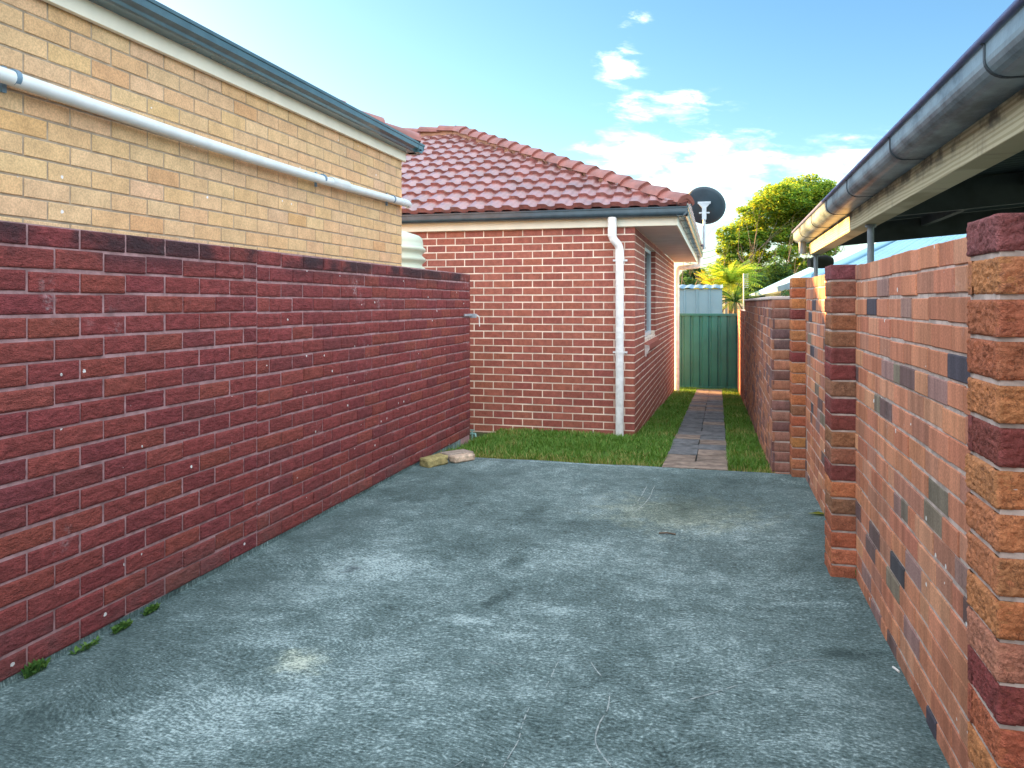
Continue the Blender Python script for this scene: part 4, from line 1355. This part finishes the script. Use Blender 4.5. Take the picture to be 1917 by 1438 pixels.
lobes0 = [lob(1505, 358, 52, 28), lob(1462, 376, 48, 28, dy=-1), lob(1430, 400, 44, 26), lob(1400, 424, 34, 24, dy=1), lob(1548, 366, 28, 28), lob(1385, 455, 30, 22),
         lob(1490, 410, 42, 20, dy=1.0), lob(1545, 415, 34, 22), lob(1440, 440, 30, 16), lob(1375, 490, 28, 18), lob(1520, 460, 36, 18), lob(1425, 480, 26, 14, dy=1), lob(1470, 475, 22, 14, dy=-1)]
lobes0 += [lob(1362, 465, 20, 20), lob(1362, 505, 24, 16), lob(1405, 505, 28, 16, dy=1), lob(1450, 515, 28, 18, dy=-.6), lob(1500, 500, 30, 16), lob(1545, 470, 22, 18), lob(1480, 440, 40, 22), lob(1525, 398, 34, 20), lob(1562, 400, 22, 20), lob(1500, 385, 40, 20), lob(1530, 435, 30, 24), lob(1410, 455, 30, 20), lob(1360, 440, 18, 18), lob(1430, 520, 34, 18), lob(1380, 530, 30, 18)]
lobes = []
for (c_, ra, rb, rc_) in lobes0:
    lobes.append((c_, ra * .9, rb * .9, rc_ * .8))
    lobes.append((c_, ra * 1.1, rb * 1.1, rc_ * 1.05))
    for k in range(15):
        a_, h_ = random.uniform(0, 6.283), random.uniform(-.45, 1.0)
        q_ = math.sqrt(max(0, 1 - h_ * h_))
        f_ = random.uniform(.17, .34)
        lobes.append((c_ + Vector((math.cos(a_) * q_ * ra * .95, math.sin(a_) * q_ * rb * .95, h_ * rc_ * .95)), ra * f_, rb * f_, max(rc_, ra * .6) * f_ * .75))
tb = at(1465, 600, TY)
tb.z = gz(TY)
trk = []
for (px, py, r_) in ((1440, 560, .16), (1475, 560, .18), (1500, 560, .15), (1400, 560, .12), (1540, 560, .14)):
    p = at(px, py, TY + random.uniform(-1, 1))
    p.z = gz(TY)
    trk.append((p, (random.uniform(-.1, .1), random.uniform(-.1, .1), 1), r_, 4.6))
tree('gum_tree', 'tall bushy tree with sunlit yellow-green domed crown beyond the fence', 'tree', tb, lobes, 100000, 0.095, GREEN_Y + GREEN_F, trk)

# dense dark shrubs behind the shed
shrub_spots = [(1285, 545, 30, 26, 30, 'dark leafy shrub above the shed roof beside the white downpipe'), (1325, 540, 28, 22, 31, 'round dark shrub behind the middle of the shed'),
               (1415, 545, 30, 36, 33, 'broad dark green bush right of the television antenna'), (1455, 520, 30, 40, 36, 'tall dark bush under the domed tree at the blue roof'),
               (1300, 515, 24, 16, 38, 'far dark tree top between the gutter elbow and the shed')]
for (px, py, rx, ry, Y, lb) in shrub_spots:
    l0 = lob(px, py, rx, ry, Y)
    ls = [l0] + [lob(px + random.uniform(-.7, .7) * rx, py + random.uniform(-.2, .7) * ry, rx * .6, ry * .6, Y, random.uniform(-.4, .4)) for _ in range(4)]
    b_ = l0[0].copy(); b_.z = gz(Y)
    tree('shrub', lb, 'shrub', b_, ls, 5200, 0.085, GREEN_D, [(b_, (0, 0, 1), 0.09, max(0.8, l0[0].z - b_.z))], 'shrubs behind the shed')


def palm(label, px, py, Y, L, nf_, cols):
    c0 = at(px, py, Y)
    o = thing('palm', (c0.x, Y, gz(Y)), label, 'palm', 'palms behind the fence')
    m_ = MB()
    m_.tube([(c0.x, Y, gz(Y)), (c0.x + .03, Y, (gz(Y) + c0.z) / 2), c0], [0.11, 0.09, 0.06], 9)
    m_.build('trunk', M['bark'], o)
    m_ = MB()
    for k in range(nf_):
        a = 6.283 * k / nf_ + random.uniform(-.2, .2)
        up = random.uniform(0.1, 2.2)
        d = Vector((math.cos(a), math.sin(a), up)).normalized()
        p = Vector(c0)
        LL = L * random.uniform(.75, 1.1)
        pts = [p.copy()]
        for i in range(14):
            d = (d + Vector((0, 0, -0.085))).normalized()
            p = p + d * LL / 14
            pts.append(p.copy())
            side = d.cross(Vector((0, 0, 1))).normalized()
            ll = LL * 0.30 * math.sin(math.pi * min(1, 0.12 + i / 15.0))
            c = random.choice(cols)
            for sgn in (-1, 1):
                tipp = p + side * sgn * ll * .8 + d * ll * .55 + Vector((0, 0, -ll * .35))
                wv__ = d * 0.022 * L
                m_.add([p - wv__, p + wv__, tipp], [(0, 1, 2)], 0, (*c, 1))
        m_.tube(pts, 0.012, 5, color=(*cols[0], 1), caps=False)
    m_.build('fronds', M['leaf'], o, recalc=False)


PY_ = [(0.42, 0.42, 0.06), (0.34, 0.40, 0.06), (0.5, 0.46, 0.08)]
palm('golden yellow sunlit palm above the right end of the shed', 1338, 542, 25.5, 0.85, 34, PY_)
palm('taller green palm beside the right end of the shed', 1366, 532, 25.0, 1.15, 60, [(0.28, 0.42, 0.07), (0.20, 0.36, 0.06), (0.36, 0.45, 0.09)])
palm('short dark palm clump low between the shed and the brick wall', 1376, 566, 24.0, 0.75, 24, [(0.06, 0.16, 0.06), (0.10, 0.20, 0.06)])

# creeper behind the low wall
o = thing('creeper', (0.95, 8.5, 1.0), 'straggly creeper on top of the low dark wall behind the coping', 'plant')
mb = MB()
p0 = Vector((0.80, 8.0, 1.0))
mb.tube([p0, p0 + Vector((0.02, 0.1, 0.4)), p0 + Vector((0, 0.3, 0.52))], 0.008, 6)
mb.build('stem', M['bark'], o)
mb = MB()
leafcloud(mb, [((0.72, 7.6, 1.50), .10, .5, .06), ((0.72, 8.6, 1.49), .08, .7, .05)], 900, 0.022, GREEN_D + [(0.22, 0.16, 0.07), (0.14, 0.12, 0.05)], shell=0.1)
mb.build('leaves', M['leaf'], o, recalc=False)

# antenna
A0 = at(1392, 600, 20.5)
an = thing('antenna', (A0.x, 20.5, gz(20.5)), 'thin vertical television antenna between the palms and the low wall', 'antenna')
mb = MB()
zt = at(1392, 512, 20.5).z
mb.tube([(A0.x, 20.5, gz(20.5)), (A0.x, 20.5, zt)], 0.014, 8)
mb.build('mast', M['galv'], an)
mb = MB()
for k in range(8):
    zz = zt - 0.03 - k * 0.048
    mb.tube([(A0.x, 20.5, zz), (A0.x + 0.12, 20.5, zz + 0.015)], 0.006, 6)
mb.build('elements', M['galv'], an)
# power pole and wires
P0 = at(1360, 455, 60)
pp = thing('power_pole', (P0.x, 60, gz(60)), 'distant timber power pole in front of the domed tree', 'power pole')
mb = MB()
mb.tube([(P0.x, 60, gz(60)), (P0.x, 60, P0.z + .4)], [0.2, 0.15], 10)
mb.build('pole', M['polewood'], pp)
mb = MB()
for zo in (0.0, -0.45, -0.9):
    a, b = Vector((P0.x, 60, P0.z + zo)), Vector((-2.2, 40, P0.z - 1.6 + zo * .7))
    mb.tube([a + (b - a) * s - Vector((0, 0, .5 * math.sin(math.pi * s))) for s in np.linspace(0, 1, 9)], 0.016, 5)
mb.build('wire', M['wire'], pp)

# ------------------------------------------------------------------ small things
# gate latch at the end of the left wall
lt = thing('gate_latch', (LX, 7.66, 1.27), 'grey metal latch with a white cord at the far end of the left wall', 'latch')
zl = at(880, 590, 7.6).z
mb = MB()
mb.box((LX + 0.004, 7.50, zl - 0.012), (LX + 0.022, 7.70, zl + 0.012))
mb.box((LX + 0.004, 7.69, zl - 0.03), (LX + 0.07, 7.725, zl + 0.012))
mb.build('bolt', M['galv'], lt, bevel=0.003)
mb = MB()
mb.tube(arc([(LX + 0.04, 7.72, zl + 0.01), (LX + 0.095, 7.73, zl - 0.01), (LX + 0.10, 7.73, zl - 0.12)], 0.04), 0.005, 8)
mb.build('cord', M['white'], lt)
# garden tap low at the wall end
tpz = at(884, 812, 7.9)
tg = thing('garden_tap', (tpz.x, 7.9, gz(7.9)), 'small teal garden tap low beside the far end of the left wall', 'tap')
mb = MB()
mb.tube([(tpz.x, 7.9, gz(7.9)), (tpz.x, 7.9, tpz.z)], 0.012, 10)
mb.tube([(tpz.x - 0.04, 7.9, tpz.z), (tpz.x + 0.035, 7.9, tpz.z), (tpz.x + 0.045, 7.88, tpz.z - 0.03)], 0.011, 10)
mb.build('spout', M['teal_tap'], tg)
mb = MB()
mb.tube([(tpz.x, 7.9, tpz.z), (tpz.x, 7.9, tpz.z + 0.035)], 0.008, 8)
mb.tube([(tpz.x - 0.025, 7.9, tpz.z + 0.038), (tpz.x + 0.025, 7.9, tpz.z + 0.038)], 0.007, 8)
mb.build('handle', M['teal_tap'], tg)


def loose(name, label, cat, p, size, rot, colr, rough_amp=0.002, tilt=0.0):
    m_ = bmesh.new()
    bmesh.ops.create_cube(m_, size=1.0)
    bmesh.ops.scale(m_, vec=size, verts=m_.verts)
    bmesh.ops.bevel(m_, geom=m_.edges[:], offset=0.006, segments=2, affect='EDGES')
    bmesh.ops.subdivide_edges(m_, edges=[e for e in m_.edges if e.calc_length() > 0.04], cuts=5, use_grid_fill=True)
    for v in m_.verts:
        nn_ = mnoise.noise_vector(v.co * 22 + Vector(p))
        v.co += nn_ * rough_amp
    me = bpy.data.meshes.new(name)
    m_.to_mesh(me)
    m_.free()
    at_ = me.color_attributes.new('Col', 'FLOAT_COLOR', 'CORNER')
    at_.data.foreach_set('color', np.tile(np.array((*colr, 1), dtype=np.float32), len(me.loops)))
    for pg in me.polygons: pg.use_smooth = True
    me.materials.append(M['loosebrick'])
    ob = bpy.data.objects.new(name, me)
    ob.location = p
    ob.rotation_euler = (tilt, 0, rot)
    col.objects.link(ob)
    return tag(ob, label, cat)


b1 = ground_px(812, 872)
b2 = ground_px(842, 862)
b3 = ground_px(862, 866)
loose('loose_brick', 'broken mossy yellow brick lying nearest on the concrete by the left wall', 'brick', (b1.x - .01, b1.y + .03, 0.036), (0.13, 0.22, 0.075), R(-28), (0.34, 0.29, 0.13), 0.010, R(4))
loose('loose_brick', 'flat grey-brown paver piece lying between the mossy brick and the pale brick', 'brick', (b2.x + 0.0, b2.y + .17, 0.022), (0.17, 0.28, 0.045), R(-35), (0.36, 0.30, 0.25), 0.002)
loose('loose_brick', 'pale clean brick lying on the concrete edge beside the grass', 'brick', (b3.x - 0.005, b3.y + .06, 0.030), (0.10, 0.22, 0.055), R(-33), (0.60, 0.46, 0.35), 0.001)


def weed(label, px, py, n_, spread, h, dry=False):
    p = ground_px(px, py)
    m_ = MB()
    for _ in range(n_):
        a = random.uniform(0, 6.283)
        s_ = Vector((math.cos(a), math.sin(a), 0))
        ll = random.uniform(.4, 1) * spread
        b0 = p + Vector((random.uniform(-.3, .3) * spread * .4, random.uniform(-.9, .9) * spread, 0.0))
        tip = b0 + s_ * ll * .6 + Vector((0, 0, random.uniform(.3, 1) * h))
        mid_ = (b0 + tip) / 2 + Vector((0, 0, h * .25))
        sd = s_.cross(Vector((0, 0, 1))) * random.uniform(.004, .008)
        c = (0.06, 0.15, 0.035) if random.random() < .7 else (0.11, 0.22, 0.045)
        if dry: c = (0.16, 0.20, 0.05)
        m_.add([b0, mid_ + sd, tip, mid_ - sd], [(0, 1, 2, 3)], 0, (*c, 1))
    ob = m_.build('weed', M['grass'], recalc=False)
    tag(ob, label, 'weed', 'weeds in the wall joints')


weed('leafy weed clump nearest the camera at the foot of the left wall', 66, 1262, 120, 0.05, 0.055)
weed('low weed spreading along the left wall past the nearest clump', 228, 1180, 110, 0.05, 0.032)
weed('bright green weed at the left wall base under a pale mortar splash', 282, 1148, 110, 0.045, 0.036)
weed('thin strip of tiny weeds between the two left weed clumps', 160, 1215, 40, 0.07, 0.022)
weed('small dark weed in the corner behind the middle brick pier', 1603, 1082, 40, 0.02, 0.06)
weed('tiny yellow-green weed at the near foot of the right wall', 1722, 1312, 25, 0.02, 0.035, True)
mb = MB()
p = ground_px(1533, 964)
mb.add([p + Vector((-.07, 0, .006)), p + Vector((0, -.03, .018)), p + Vector((.06, 0.01, .006)), p + Vector((0, .035, .014))], [(0, 1, 2, 3)], 0, (0.27, 0.30, 0.05, 1))
tag(mb.build('fallen_leaf', M['leaf'], recalc=False), 'yellow-green fallen leaf on the concrete beside the middle pier', 'leaf')
p = ground_px(1677, 1256)
mb = MB()
mb.tube([p + Vector((-.006, .02, .005)), p + Vector((.008, -.015, .005))], 0.0045, 8)
tag(mb.build('paper_scrap', M['white']), 'small white scrap on the concrete near the right wall', 'scrap')
p = ground_px(1249, 1001)
mb = MB()
mb.tube([p + Vector((-.05, .0, .006)), p + Vector((0, .006, .01)), p + Vector((.05, .0, .006))], 0.005, 6)
tag(mb.build('twig', M['bark']), 'small dark twig on the far part of the concrete', 'twig')
